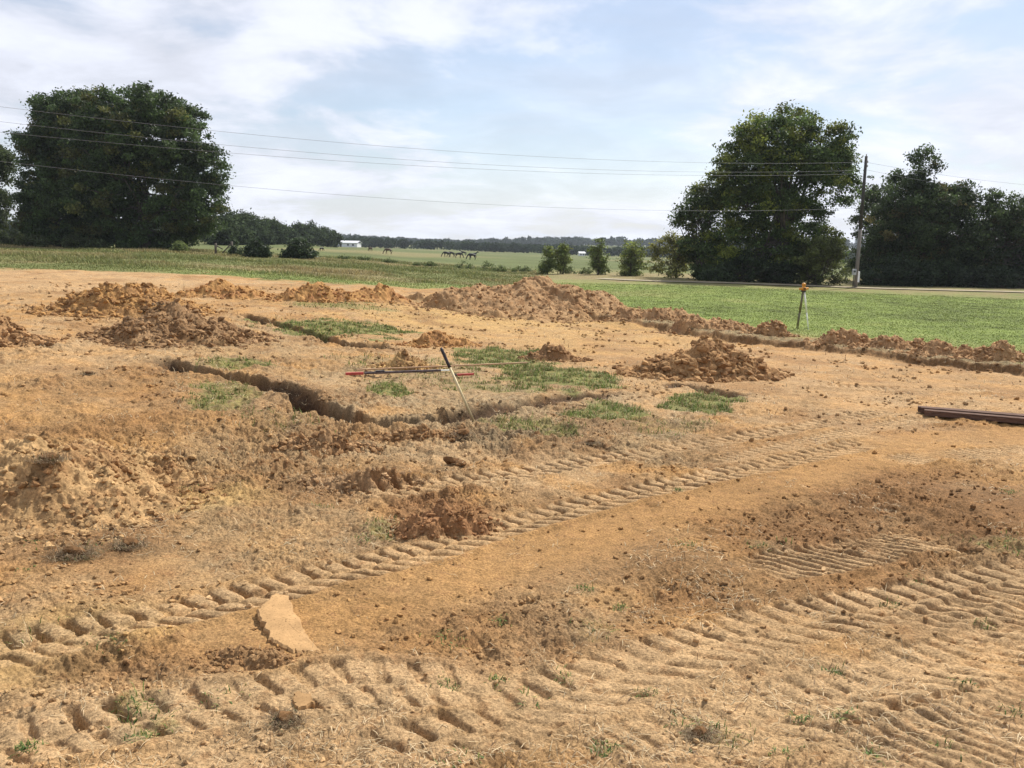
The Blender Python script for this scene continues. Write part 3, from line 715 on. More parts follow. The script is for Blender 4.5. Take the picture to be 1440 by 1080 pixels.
# the mown lawn on the right and the rough field on the left
def field_pts(n, az0, az1, r0, r1, g):
    az = np.radians(g.uniform(az0, az1, n)); r = np.sqrt(g.uniform(r0 * r0, r1 * r1, n)); return np.sin(az) * r, np.cos(az) * r
g = np.random.default_rng(111)
x, y = field_pts(260000, -1, 36, 20, 69, g); er = np.interp(np.degrees(np.arctan2(x, y)), E_AZ, E_R); r = np.hypot(x, y)
k = (dirt_mask(x, y) < .4) & (g.random(len(x)) < np.clip((34 / r) ** 1.3, .2, 1)); x, y, r = x[k], y[k], r[k]; n = len(x)
z, cg, _ = ground(x, y); cg = np.clip(cg, .02, 1) * (.9 + .3 * g.random((n, 1))) + (g.random((n, 1)) < .05) * np.array([.12, .08, .04])
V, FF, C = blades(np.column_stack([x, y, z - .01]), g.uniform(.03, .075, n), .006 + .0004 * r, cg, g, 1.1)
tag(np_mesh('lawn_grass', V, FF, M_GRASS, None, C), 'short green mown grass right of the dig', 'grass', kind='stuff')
x, y = field_pts(150000, -37, 2, 42, 110, g); k = (dirt_mask(x, y) < .4) & (g.random(len(x)) < np.clip(55 / np.hypot(x, y), .2, 1)); x, y = x[k], y[k]
tall = sstep(.0, .5, fbm(x, y, .12, 3, 181) + .1); n = len(x); r = np.hypot(x, y)
z, cg, _ = ground(x, y); er = np.interp(np.degrees(np.arctan2(x, y)), E_AZ, E_R)
hgt = (.07 + .22 * tall * sstep(1, 9, r - er)) * (.6 + .8 * g.random(n))
cg = cg * (.7 + .55 * g.random((n, 1))); cg = cg + (g.random((n, 1)) < .12) * np.array([.14, .1, .05])
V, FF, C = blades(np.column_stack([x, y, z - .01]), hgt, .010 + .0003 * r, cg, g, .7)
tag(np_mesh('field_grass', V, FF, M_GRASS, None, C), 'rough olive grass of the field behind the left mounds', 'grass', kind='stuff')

# ------------------------------------------------------------------ road beyond the lawn
rp = smooth_path([(846, 392.5), (930, 396), (1040, 399), (1150, 403), (1270, 407), (1440, 411.5), (1600, 416)], 60)
d = np.gradient(rp, axis=0); d /= np.linalg.norm(d, axis=1)[:, None]; nrm = np.stack([-d[:, 1], d[:, 0]], 1)
offs = np.linspace(-1.2, 1.2, 9); V = []
for o in offs:
    q = rp + nrm * (o + .25 * fbm(rp[:, 0] * 1., rp[:, 1] * 1., .5, 2, 191)[:, None]); V.append(np.column_stack([q, zb(q[:, 0], q[:, 1]) + .10 - .03 * abs(o)]))
V = np.concatenate(V); m = len(rp)
i0 = (np.arange(len(offs) - 1)[:, None] * m + np.arange(m - 1)[None]).ravel()
rc = np.array([.33, .28, .19]) * (1 + .2 * fbm(V[:, 0], V[:, 1], .8, 3, 193))[:, None]
ro = np_mesh('road', V, np.stack([i0, i0 + 1, i0 + m + 1, i0 + m], 1), M_ROAD, None, rc, True); ro['kind'] = 'structure'

# ------------------------------------------------------------------ trees
def leaves_geo(P, size, col, g, up=.35):
    n = len(P); nrm = g.normal(size=(n, 3)); nrm[:, 2] = nrm[:, 2] + up; nrm /= np.linalg.norm(nrm, axis=1)[:, None]
    a = np.cross(nrm, g.normal(size=(n, 3))); a /= np.linalg.norm(a, axis=1)[:, None] + 1e-9; b = np.cross(nrm, a)
    s = size[:, None]; bend = nrm * s * .25
    V = np.stack([P - a * s, P - b * s * .5 + bend * .6, P + a * s, P + b * s * .5 + bend * .6], 1).reshape(-1, 3)
    k = np.arange(n)[:, None] * 4
    FF = np.concatenate([k + [0, 1, 2], k + [0, 2, 3]], 0)
    return V, FF, np.repeat(col, 4, 0)

def tree(name, px, depth, lobes, label, cat='tree', group=None, nclump=260, nleaf=130, leaf=.17, clump=.75, col=(.05, .075, .025), trunk_r=.35, depth_r=.8, seed=0, tip=None, limbs=True, base_z=None, up=.35, mat=None):
    """lobes: (px, py, radius px) discs of the crown's outline; each becomes a rounded mass at the tree's own distance"""
    g = np.random.default_rng(5000 + seed); bx = stand(px, depth); root = empty(name, bx); tag(root, label, cat, group)
    if name in ('oak_tree', 'shade_tree'): nleaf = int(nleaf * 1.25); leaf *= .9; nclump = int(nclump * 1.2)
    sc = depth / F_PX; LB = []
    ymid = g.normal(size=len(lobes)) * .0
    for i, (lx, ly, lr) in enumerate(lobes):
        p = on_depth(lx, ly, depth); R_ = lr * sc
        R_ *= .95 if name in ('oak_tree', 'shade_tree') else 1; LB.append((p + np.array([0, g.uniform(-1, 1) * R_ * depth_r * .6, 0]) - bx, R_))
    wts = np.array([b[1] ** 2.1 for b in LB]); wts /= wts.sum()
    which = g.choice(len(LB), nclump, p=wts); dirs = g.normal(size=(nclump, 3)); dirs /= np.linalg.norm(dirs, axis=1)[:, None]
    rad = g.random(nclump) ** .38
    C = np.stack([LB[w][0] + dirs[i] * LB[w][1] * np.array([1, depth_r + .2, 1]) * rad[i] for i, w in enumerate(which)])
    C[:, 2] = np.maximum(C[:, 2], clump * .5)
    cr = clump * g.uniform(.5, 1.25, nclump)
    nl = (nleaf * (cr / clump) ** 2).astype(int); idx = np.repeat(np.arange(nclump), nl); n = len(idx)
    q = g.normal(size=(n, 3)); q /= np.linalg.norm(q, axis=1)[:, None]; q *= (g.random(n) ** .5)[:, None] * np.array([1, 1, .6])
    q *= np.where(g.random((n, 1)) < .22, 1.6, 1.0); P = C[idx] + q * cr[idx][:, None]; P[:, 2] = np.maximum(P[:, 2], .05)
    tone = 1.35 * (.55 + .9 * g.random(nclump))[idx] * (.5 + 1.0 * g.random(n)); colr = np.array(col)[None] * tone[:, None]
    if tip is not None:
        ty = g.random(nclump)[idx] < tip[3]; colr = np.where(ty[:, None], np.array(tip[:3])[None] * tone[:, None], colr)
    V, FF, C4 = leaves_geo(P, leaf * g.uniform(.6, 1.3, n), colr, g, up)
    # trunk and limbs
    mb = MB(); top = max(b[0][2] for b in LB); th = top * .62; cen = np.average([b[0] for b in LB], axis=0, weights=wts)
    ln = np.array([cen[0] * .35, cen[1] * .35, 0]); tp = []
    for t in np.linspace(0, 1, 7): tp.append(ln * t ** 1.5 + np.array([g.normal() * .06, g.normal() * .06, th * t - .15]))
    mb.tube(tp, [trunk_r * (1.35 if t == 0 else 1 - .75 * t) for t in np.linspace(0, 1, 7)], 9)
    mb.build('trunk', M_BARK, root, smooth=True)
    if limbs:
        lb = MB(); order = g.permutation(nclump)[:min(nclump, 110)]
        for i in order[:26]:      # main limbs
            t0 = g.uniform(.3, .98); s0 = np.array(tp[int(t0 * 6)]); e = C[i]; mid = (s0 + e) / 2 + np.array([g.normal() * .3, g.normal() * .3, -.08 * np.linalg.norm(e - s0)])
            lb.tube([s0, mid, e], [trunk_r * .36 * (1.1 - t0 * .5), trunk_r * .2, .02], 6)
        for i in order[26:]:
            j = order[int(g.integers(0, 26))]; s0 = C[j] * .6 + np.array(tp[4]) * .4; e = C[i]
            if np.linalg.norm(e - s0) < 5.5: lb.tube([s0, (s0 + e) / 2 + g.normal(size=3) * .2, e], [trunk_r * .14, trunk_r * .09, .012], 5)
        lb.build('limbs', M_BARK, root, smooth=True)
    np_mesh('crown', V, FF, mat or M_LEAF, root, np.clip(C4, .004, .9))
    return root

OAK = (.048, .074, .024); OAKY = (.085, .09, .026, .16)
# left group
tree('oak_tree', 205, 96, [(205, 185, 62), (165, 180, 48), (250, 205, 50), (290, 245, 34), (262, 270, 50), (210, 260, 60), (150, 250, 55), (180, 310, 50), (245, 310, 48), (285, 300, 36), (240, 160, 30), (190, 150, 28), (265, 175, 30), (225, 335, 30), (170, 335, 28), (140, 160, 34), (130, 200, 40), (220, 150, 26), (140, 275, 40), (140, 315, 36), (280, 218, 22)],
     'largest dark oak of the left group, broad dense crown', nclump=820, nleaf=150, leaf=.19, clump=.95, col=OAK, trunk_r=.55, seed=1, tip=OAKY, group='big trees behind the field')
tree('oak_tree', 82, 100, [(78, 172, 36), (105, 170, 42), (70, 215, 40), (110, 230, 50), (75, 270, 42), (50, 290, 26), (110, 300, 45), (65, 320, 30), (130, 330, 30), (44, 330, 20), (62, 160, 18), (88, 146, 18), (112, 150, 22), (52, 205, 24), (44, 262, 16), (38, 312, 18)],
     'dark oak just left of the largest one, crown merging with it', nclump=620, nleaf=150, leaf=.19, clump=.95, col=OAK, trunk_r=.5, seed=2, tip=OAKY, group='big trees behind the field')
tree('oak_tree', -34, 104, [(-30, 240, 42), (-10, 225, 22), (-50, 280, 48), (-12, 290, 26), (-30, 320, 34)],
     'tree cut off by the left picture edge', nclump=240, nleaf=140, leaf=.2, clump=.95, col=(.045, .06, .022), trunk_r=.4, seed=3, group='big trees behind the field')
# right group
tree('shade_tree', 1105, 80, [(1110, 205, 50), (1065, 215, 48), (1155, 215, 46), (1040, 250, 40), (1100, 265, 60), (1165, 265, 42), (1060, 300, 50), (1120, 320, 50), (1040, 345, 44), (1100, 365, 44), (1150, 350, 38), (1185, 235, 28), (1090, 178, 26), (1135, 180, 26), (1010, 355, 30), (1180, 200, 24), (1030, 380, 26), (1028, 222, 22), (1022, 265, 24), (1060, 185, 24), (1195, 270, 20)],
     'tall round tree with yellowish top, left of the utility pole', nclump=760, nleaf=105, leaf=.16, clump=.85, col=(.055, .083, .023), trunk_r=.5, seed=4, tip=(.13, .15, .03, .3), group='big trees behind the lawn')
tree('shade_tree', 985, 82, [(985, 275, 24), (968, 300, 22), (1000, 300, 24), (985, 335, 28), (1005, 365, 30), (975, 350, 18), (990, 385, 24), (955, 310, 10)],
     'thin lower tree leaning from the left of the tall round tree', nclump=170, nleaf=80, leaf=.16, clump=.75, col=(.05, .073, .024), trunk_r=.22, seed=5, tip=(.1, .11, .03, .2), group='big trees behind the lawn')
tree('shade_tree', 1290, 84, [(1270, 285, 34), (1255, 320, 38), (1300, 300, 40), (1330, 290, 34), (1290, 340, 50), (1340, 335, 44), (1270, 370, 40), (1330, 375, 36), (1300, 215, 10), (1288, 225, 9), (1314, 234, 10), (1298, 248, 10), (1276, 255, 9), (1292, 262, 22), (1310, 258, 14), (1346, 262, 11), (1262, 250, 9), (1332, 270, 14), (1240, 365, 24), (1350, 280, 20)],
     'dark tree with a thin tuft above its crown, right of the utility pole', nclump=560, nleaf=110, leaf=.16, clump=.8, col=(.042, .062, .022), trunk_r=.4, seed=6, tip=(.09, .08, .03, .1), group='big trees behind the lawn')
tree('shade_tree', 1410, 84, [(1400, 310, 36), (1440, 315, 42), (1380, 290, 20), (1420, 350, 46), (1370, 345, 34), (1460, 360, 44), (1385, 380, 30), (1430, 390, 30), (1490, 320, 40), (1398, 272, 12), (1372, 280, 10), (1440, 268, 12), (1500, 370, 40)],
     'broad dark tree at the right picture edge', nclump=340, nleaf=115, leaf=.16, clump=.85, col=(.042, .06, .022), trunk_r=.4, seed=7, tip=(.08, .075, .03, .12), group='big trees behind the lawn')
tree('shade_tree', 1225, 90, [(1228, 265, 22), (1240, 290, 26), (1222, 315, 26), (1235, 345, 28), (1215, 370, 24)],
     'slim tree in the gap right behind the utility pole', nclump=130, nleaf=80, leaf=.16, clump=.75, col=(.05, .07, .027), trunk_r=.2, seed=8, group='big trees behind the lawn')
# understorey
tree('bush', 1150, 77.5, [(1140, 360, 26), (1165, 350, 26), (1180, 375, 24), (1150, 388, 18), (1125, 385, 18)], 'yellow-green bush under the tall round tree', 'bush', 'bushes along the tree row', nclump=110, nleaf=90, leaf=.13, clump=.6, col=(.085, .10, .03), trunk_r=.1, seed=9)
tree('bush', 1065, 78, [(1050, 375, 22), (1080, 380, 22), (1020, 388, 18), (1000, 390, 14), (1100, 385, 18)], 'dark bush at the foot of the tall round tree', 'bush', 'bushes along the tree row', nclump=130, nleaf=90, leaf=.14, clump=.6, col=(.03, .045, .018), trunk_r=.1, seed=10)
tree('bush', 1255, 80, [(1235, 385, 20), (1265, 385, 22), (1290, 390, 18), (1220, 392, 12)], 'dark bush just right of the utility pole', 'bush', 'bushes along the tree row', nclump=110, nleaf=90, leaf=.14, clump=.6, col=(.028, .042, .02), trunk_r=.1, seed=11)
tree('bush', 1390, 80, [(1350, 392, 18), (1380, 392, 20), (1410, 393, 18), (1440, 395, 18), (1470, 395, 18)], 'low dark bush at the right picture edge', 'bush', 'bushes along the tree row', nclump=140, nleaf=90, leaf=.14, clump=.6, col=(.028, .04, .02), trunk_r=.1, seed=12)
tree('bush', 1320, 81, [(1310, 388, 18), (1330, 385, 20), (1300, 398, 12)], 'shadowed bush between the two dark right trees', 'bush', 'bushes along the tree row', nclump=90, nleaf=90, leaf=.14, clump=.6, col=(.032, .05, .02), trunk_r=.1, seed=13)
tree('sapling', 952, 84, [(935, 362, 17), (955, 348, 17), (945, 338, 10), (965, 368, 18), (922, 376, 13), (950, 380, 14), (975, 352, 14), (930, 350, 11)], 'loose yellowish sapling left of the thin lower tree', 'sapling', 'saplings along the road', nclump=150, nleaf=38, leaf=.13, clump=.5, col=(.16, .16, .045), trunk_r=.09, seed=14)
# young pines by the road
for k, (px, dp, lb, lbl, tp) in enumerate([
    (771, 92, [(772, 347, 5), (769, 356, 8), (774, 366, 10), (771, 376, 11), (764, 380, 7)], 'leftmost young tree of the row behind the largest mound', .1),
    (792, 92, [(793, 348, 5), (790, 356, 8), (794, 366, 9), (790, 377, 9)], 'slender young tree beside the leftmost one of the row', .3),
    (842, 90, [(843, 342, 6), (841, 353, 10), (844, 364, 13), (838, 376, 13), (850, 378, 10)], 'conical dark young tree alone in the middle of the row', .05),
    (888, 88, [(892, 340, 6), (885, 350, 12), (895, 358, 14), (882, 366, 15), (893, 374, 18), (884, 382, 15)], 'fullest young tree of the row with pale green shoots', .4)]):
    tree('young_tree', px, dp, lb, lbl, 'young tree', 'young trees along the road', nclump=80 + 60 * (k == 3) + 30 * (k == 2), nleaf=42, leaf=.11, clump=.45, col=(.12, .15, .045), trunk_r=.09, seed=20 + k, tip=(.16, .18, .045, tp))
# shrubs in the left field
tree('shrub', 362, 84, [(362, 348, 9), (355, 355, 9), (369, 355, 9), (362, 358, 12)], 'dense dark round shrub beside the fence brace', 'shrub', 'shrubs in the field', nclump=75, nleaf=90, leaf=.12, clump=.5, col=(.028, .042, .018), trunk_r=.08, seed=30)
tree('shrub', 422, 86, [(422, 345, 10), (412, 354, 10), (432, 354, 9), (420, 358, 13), (438, 360, 6), (405, 360, 6)], 'wide loose dark shrub in front of the far woods', 'shrub', 'shrubs in the field', nclump=85, nleaf=65, leaf=.13, clump=.5, col=(.034, .05, .022), trunk_r=.08, seed=31)
tree('shrub', 252, 88, [(252, 345, 6), (247, 348, 5), (258, 348, 5)], 'small pale green shrub at the foot of the largest oak', 'shrub', 'shrubs in the field', nclump=30, nleaf=80, leaf=.11, clump=.4, col=(.12, .15, .05), trunk_r=.05, seed=32)
tree('shrub', 330, 86, [(330, 352, 5), (337, 355, 5), (325, 357, 4)], 'thin greyish shrub growing through the fence brace', 'shrub', 'shrubs in the field', nclump=24, nleaf=60, leaf=.1, clump=.4, col=(.05, .07, .03), trunk_r=.05, seed=33)
for k, (px, ly, s, lbl) in enumerate([(20, 335, 13, 'pale bush in the shade at the far left'), (105, 340, 9, 'low bush under the left oak'), (135, 342, 7, 'small ragged bush between the two oak trunks'), (50, 340, 8, 'low dark bush beside the pale far left one')]):
    tree('bush', px, 92, [(px, ly, s), (px - s, ly + 3, s * .7), (px + s, ly + 3, s * .7)], lbl, 'bush', 'bushes under the oaks', nclump=34, nleaf=80, leaf=.13, clump=.55, col=(.06, .075, .03), trunk_r=.06, seed=40 + k)
# weed clumps along the pasture edge
WEED = [(483, 366, 4), (512, 367, 5), (548, 369, 6), (590, 371, 6), (606, 371, 4), (652, 372, 6), (685, 374, 7), (704, 377, 4), (728, 377, 5), (740, 378, 4), (802, 379, 5), (822, 381, 4)]
ORD = ['first', 'second', 'third', 'fourth', 'fifth', 'sixth', 'seventh', 'eighth', 'ninth', 'tenth']
for k, (px, ly, s) in enumerate(WEED):
    lbl = (ORD[k] + ' clump from the left in the weed row along the pasture edge') if k < 10 else ['small weed clump left of the conical young tree, nearer the slender one', 'small weed clump at the left foot of the conical young tree'][k - 10]
    tree('weed_clump', px, 98 if k < 10 else 92, [(px, ly - 1, s * .7), (px - s * 1.1, ly + 3, s * .7), (px + s * 1.2, ly + 3, s * .7)], lbl, 'weed', 'weed clumps along the pasture', nclump=26, nleaf=24, leaf=.085, clump=.34, col=(.10, .125, .045), trunk_r=.03, seed=60 + k, limbs=False)

# the wood's edge left of the far shed: trees one can tell apart
EDGE_T = [(306, 294, 18), (326, 297, 17), (345, 300, 16), (362, 303, 15), (378, 307, 14), (392, 311, 12), (405, 318, 10), (418, 315, 11), (432, 311, 13), (447, 317, 10), (459, 321, 9), (470, 323, 8), (335, 318, 13), (370, 322, 12), (315, 318, 14)]
for k, (px, ty, s) in enumerate(EDGE_T):
    dp = 175 + (px - 300) * .75 - (18 if k > 11 else 0); by = 345.5
    lobes = [(px, ty + s, s), (px - s * .5, ty + s * 1.6, s * .8), (px + s * .5, ty + s * 1.5, s * .8), (px, min(ty + s * 2.2, by - s * .5), s * .8)]
    lbl = ('rounded ' if k == 8 else '') + 'tree of the wood edge right of the oaks, ' + ['tallest at its left end', 'second tallest from the left end', 'third along its skyline', 'fourth along its skyline', 'fifth along its skyline', 'sixth along its skyline', 'in the dip of its skyline', 'left of the round-topped one', 'standing above its neighbours', 'right of the round-topped one', 'last but one toward the shed', 'last and lowest toward the shed', 'lower in front, near the middle', 'lower in front, by the dark shrub', 'lower in front, by the largest oak'][k]
    tree('woodland_tree', px, dp, lobes, lbl, 'tree', 'trees at the edge of the woods', nclump=90, nleaf=60, leaf=.34, clump=1.3 * s / 13 * dp / 200, col=(.042, .058, .026), trunk_r=.2, seed=80 + k, limbs=False, mat=M_FAR)

# far woods and wooded hills: one mass
g = np.random.default_rng(301); PP = []; CCo = []; SS = []
def mass(px0, px1, depth, dspread, topfn, n, leaf, width, tone, nl):
    for _ in range(n):
        px = g.uniform(px0, px1); dp = depth + g.uniform(0, dspread); b = stand(px, dp)
        ty = topfn(px) + g.uniform(-1.0, 2.4); top = on_depth(px, ty, depth)[2]
        h = max(3., top - b[2]) * g.uniform(.86, 1.04); w = width * g.uniform(.7, 1.3)
        q = g.normal(size=(nl, 3)); q /= np.linalg.norm(q, axis=1)[:, None]; q *= (g.random((nl, 1)) ** .35)
        P = b + np.array([0, 0, h * .52]) + q * np.array([w, w, h * .48]); PP.append(P)
        CCo.append(np.array(tone) * g.uniform(.65, 1.35) * (.8 + .4 * g.random((nl, 1)))); SS.append(leaf * g.uniform(.6, 1.2, nl))
def skyline(px): return np.interp(px, [300, 420, 470, 500, 540, 600, 650, 690, 740, 800, 830, 900, 960, 1000, 1500], [318, 325, 327, 329, 332, 335, 336, 334.5, 333, 331.5, 332.5, 333, 331, 331, 335])
def midline(px): return np.interp(px, [300, 420, 470, 500, 560, 640, 700, 760, 850, 950, 1100, 1500], [322, 326, 329, 331, 334.5, 338, 340, 342, 346, 348, 350, 356])
mass(290, 1480, 1180, 350, skyline, 700, 2.6, 7.5, (.030, .046, .026), 90)
mass(380, 1480, 560, 110, midline, 620, 1.1, 3.6, (.034, .050, .024), 90)
mass(-420, 310, 330, 80, lambda p: 306, 260, 1.0, 4, (.04, .055, .025), 90)
V, FF, C = leaves_geo(np.concatenate(PP), np.concatenate(SS), np.concatenate(CCo), g, .5)
tag(np_mesh('woodland', V, FF, M_FAR, None, np.clip(C, .004, .9)), 'distant dark woods and wooded hills along the horizon', 'woods', kind='stuff')

# ------------------------------------------------------------------ utility poles and wires
def utility_pole(loc, label, h, meter=True):
    r = empty('utility_pole', loc); tag(r, label, 'utility pole', 'utility poles')
    MB().tube([(0, 0, -.3), (0, 0, h * .45)], [.16, .145], 14).build('lower_shaft', M_POLE, r, smooth=True)
    MB().tube([(0, 0, h * .45), (0, 0, h)], [.1445, .115], 14).build('upper_shaft', M_POLED, r, smooth=True)
    for (dx, zz) in [(0, h + .0), (.16, h - .45), (.16, h - .8)]:
        m = MB(); m.lathe([(.012, 0), (.03, .02), (.055, .05), (.03, .07), (.055, .10), (.03, .12), (.05, .15), (.02, .18)], (dx, 0, zz - (.0 if dx == 0 else .08)), 12)
        if dx: m.tube([(.0, 0, zz - .12), (dx, 0, zz - .08)], .02, 6)
        m.build('insulator', M_PORC, r, smooth=True)
    if meter:
        b = MB().box((-.24, -.05, 1.35), (.32, .2, .5)).build('meter_box', M_GREY, r, bevel=.02)
        MB().lathe([(.09, 0), (.09, .05), (.07, .08)], (0, 0, 0), 14).build('meter_dial', M_GLASS, b).matrix_local = Matrix.Translation((-.24, -.152, 1.4)) @ Matrix.Rotation(math.pi / 2, 4, 'X')
        MB().tube([(-.24, -.02, 1.1), (-.24, -.02, .0)], .04, 8).build('conduit', M_POLED, r, smooth=True)
        MB().box((.13, -.12, .95), (.16, .16, .9)).build('white_guard', M_WHITE, r, bevel=.02)
    return r
pb = stand(1207, 73.0); utility_pole(pb, 'tall wooden utility pole with grey meter box beyond the lawn', 10.9)
lp = on_depth(-230, 340, 44.0); lp[2] = float(zb(lp[0], lp[1])); utility_pole(lp, 'utility pole carrying the left ends of the wires', 9.3, False)
rp_ = on_depth(1640, 360, 100.0); rp_[2] = float(zb(rp_[0], rp_[1])); utility_pole(rp_, 'utility pole carrying the right ends of the wires', 10.9, False)
def wire(A, Bm, Bd, label, rad=.0085):
    # parabola through both ends and a middle height
    P = []
    for t in np.linspace(0, 1, 60):
        p = np.array(A) * (1 - t) + np.array(Bd) * t; zl = A[2] * (1 - t) + Bd[2] * t; s = (A[2] + Bd[2]) / 2 - Bm
        p[2] = zl - s * 4 * t * (1 - t); P.append(p)
    tag(MB().tube(P, rad, 6).build('power_line', M_WIRE, None, smooth=True), label, 'wire', 'overhead wires')
Lx, Ly, Lz = lp; Rx, Ry, Rz = pb
def lift(px, py, t):  # height of a wire read off the photograph where it crosses column px
    a = np.array([Lx, Ly]); b = np.array([Rx, Ry]); d = ray(px, py)
    # intersect vertical plane through a-b with the ray
    n = np.array([-(b - a)[1], (b - a)[0]]); k = (a @ n) / (d[:2] @ n); return (CAM + d * k)[2]
def wire_from(pts, offx, label, rad=.0085):
    # fit z(t)=c0+c1 t+c2 t^2 through three photographed points
    a = np.array([Lx, Ly]); b = np.array([Rx + offx, Ry]); T = []; Z = []
    for (px, py) in pts:
        d = ray(px, py); n = np.array([-(b - a)[1], (b - a)[0]]); k = (a @ n) / (d[:2] @ n); p = CAM + d * k
        T.append(((p[:2] - a) @ (b - a)) / ((b - a) @ (b - a))); Z.append(p[2])
    c = np.polyfit(T, Z, 2); P = [np.array([*(a * (1 - t) + b * t), np.polyval(c, t)]) for t in np.linspace(0, 1, 70)]
    tag(MB().tube(P, rad, 6).build('power_line', M_WIRE, None, smooth=True), label, 'wire', 'overhead wires'); return P
w1 = wire_from([(0, 150), (640, 213), (1221, 228)], 0, 'uppermost overhead wire left of the pole')
w2 = wire_from([(0, 171), (640, 229), (1221, 239)], .16, 'second overhead wire from the top, left of the pole')
w3 = wire_from([(0, 186), (640, 236), (1220, 244)], .16, 'third overhead wire from the top, left of the pole')
w4 = wire_from([(80, 236), (640, 285), (1216, 292)], 0, 'lowest overhead wire left of the pole, well below the others')
for (w, mid, zz, lbl) in [(w1, 9.9, 10.9, 'upper overhead wire right of the pole'), (w2, 9.0, 10.1, 'lower overhead wire right of the pole')]:
    wire(w[-1], mid, (rp_[0], rp_[1], rp_[2] + zz), lbl)

# ------------------------------------------------------------------ survey level on its tripod
def ground_at(px, py):
    p = at(px, py); z = float(ground(np.array([p[0]]), np.array([p[1]]), False)[0]); return np.array([p[0], p[1], z])
tb = ground_at(1126, 463); hT = 1.50
t = empty('survey_level', tb); tag(t, 'orange survey level on a tripod at the lawn edge', 'survey level')
for (ex, ey, mt) in [(-.10, .05, M_DKLEG), (.27, -.1, M_ALU), (.0, .5, M_DKLEG)]:  # sunlit right leg and shaded others told apart by paint colour
    m = MB(); e = Vector((ex, ey, 0)); topv = Vector((ex * .12, ey * .12, hT - .06))
    m.tube([topv, topv.lerp(e, .55)], [.034, .034], 8); m.tube([topv.lerp(e, .5), e + Vector((0, 0, -.05))], [.027, .02], 8)
    m.build('leg', mt, t, smooth=True)
MB().lathe([(.03, -.05), (.10, -.03), (.11, .0), (.10, .02), (.05, .03)], (0, 0, hT - .03), 16).build('tripod_head', M_LENS, t, smooth=True)
b = MB().lathe([(.09, 0), (.12, .03), (.12, .09), (.07, .11), (.055, .17), (.075, .19), (.075, .25), (.03, .28)], (0, 0, hT), 18).build('level_body', M_YELLOW, t, smooth=True)
MB().box((0, -.125, hT + .06), (.1, .02, .06)).build('control_panel', M_LENS, b, bevel=.005)
MB().tube([(-.17, 0, hT + .05), (.18, 0, hT + .07)], [.035, .045], 12).build('telescope', M_YELLOW, t, smooth=True)

# ------------------------------------------------------------------ pole stuck in the ground, rods, planks
foot = ground_at(667, 579); topP = on_depth(620, 489, foot[1] + .10)
r = empty('tool_handle', foot); tag(r, 'slim leaning pole with dark upper end stuck beside the trench', 'pole')
dv = Vector(list(topP - foot)); MB().tube([dv * -.06, dv * .74], [.025, .025], 10).build('shaft', M_PALEW, r, smooth=True)
MB().tube([dv * .735, dv * .80, dv * .97, dv * 1.0], [.029, .029, .03, .024], 10).build('grip', M_BLACK, r, smooth=True)

def lying(name, p0, p1, lift_):
    a = ground_at(*p0); b = ground_at(*p1); c = (a + b) / 2; L = float(np.linalg.norm((b - a)[:2])); rz = math.atan2(b[1] - a[1], b[0] - a[0])
    g_ = np.linspace(0, 1, 21); zz = ground(a[0] + (b[0] - a[0]) * g_, a[1] + (b[1] - a[1]) * g_, False)
    return empty(name, (c[0], c[1], float(np.percentile(zz, 85)) + lift_), rz), L
r, L = lying('grade_rod', (500, 529), (634, 530), .03); tag(r, 'long dark rod with one red end lying on the sod', 'rod')
MB().box((-.02, 0, .035), (L * .8, .05, .05)).build('bar', M_DARKROD, r, bevel=.008)
MB().box((-L * .51, 0, .035), (L * .18, .06, .06)).build('red_end', M_RED, r, bevel=.01)
MB().tube([(L * .38, 0, .035), (L * .5, 0, .03)], .018, 8).build('steel_tip', M_ALU, r)
MB().box((-L * .25, -.0, .075), (L * .09, .07, .02)).build('clamp', M_BLACK, r, bevel=.004)
r, L = lying('red_bar', (642, 530), (666, 530), .02); tag(r, 'short red bar lying right of the leaning pole', 'bar')
MB().box((0, 0, .03), (L, .05, .05)).build('bar', M_RED, r, bevel=.008); MB().box((-L * .5 - .05, 0, .03), (.1, .05, .05)).build('dark_end', M_BLACK, r, bevel=.005)
r, L = lying('wooden_lath', (502, 523), (742, 522), .035); tag(MB().box((0, .0, .02), (L, .05, .03)).build('lath_strip', M_LATH, r, bevel=.004), None, None); tag(r, 'thin brown lath lying behind the dark rod', 'lath')
a = ground_at(1299, 586); b_ = ground_at(1465, 600)
c = (a + b_) / 2; L = float(np.linalg.norm((b_ - a)[:2])); rz = math.atan2(b_[1] - a[1], b_[0] - a[0])
for k, (dy, dz, dl, lbl) in enumerate([(0, .0, 0, 'dark rusty steel plank lying at the right, nearest of three'), (.17, .01, -.06, 'dark rusty steel plank in the middle of the stack at the right'), (.33, .0, -.1, 'dark rusty steel plank at the back of the stack at the right')]):
    zz = float(ground(np.array([c[0]]), np.array([c[1] + dy]), False)[0])
    e = empty('steel_plank', (c[0] - math.sin(rz) * dy, c[1] + math.cos(rz) * dy, zz + .05 + dz), rz + .012 * k); tag(e, lbl, 'steel plank', 'steel planks')
    MB().box((dl, 0, .05), (L, .155, .025)).build('flange', M_RUST, e, bevel=.005)
    m = MB()
    for s in (-1, 1): m.box((dl, s * .066, .0), (L - .004, .016, .075))
    m.build('ribs', M_RUST, e, bevel=.003)

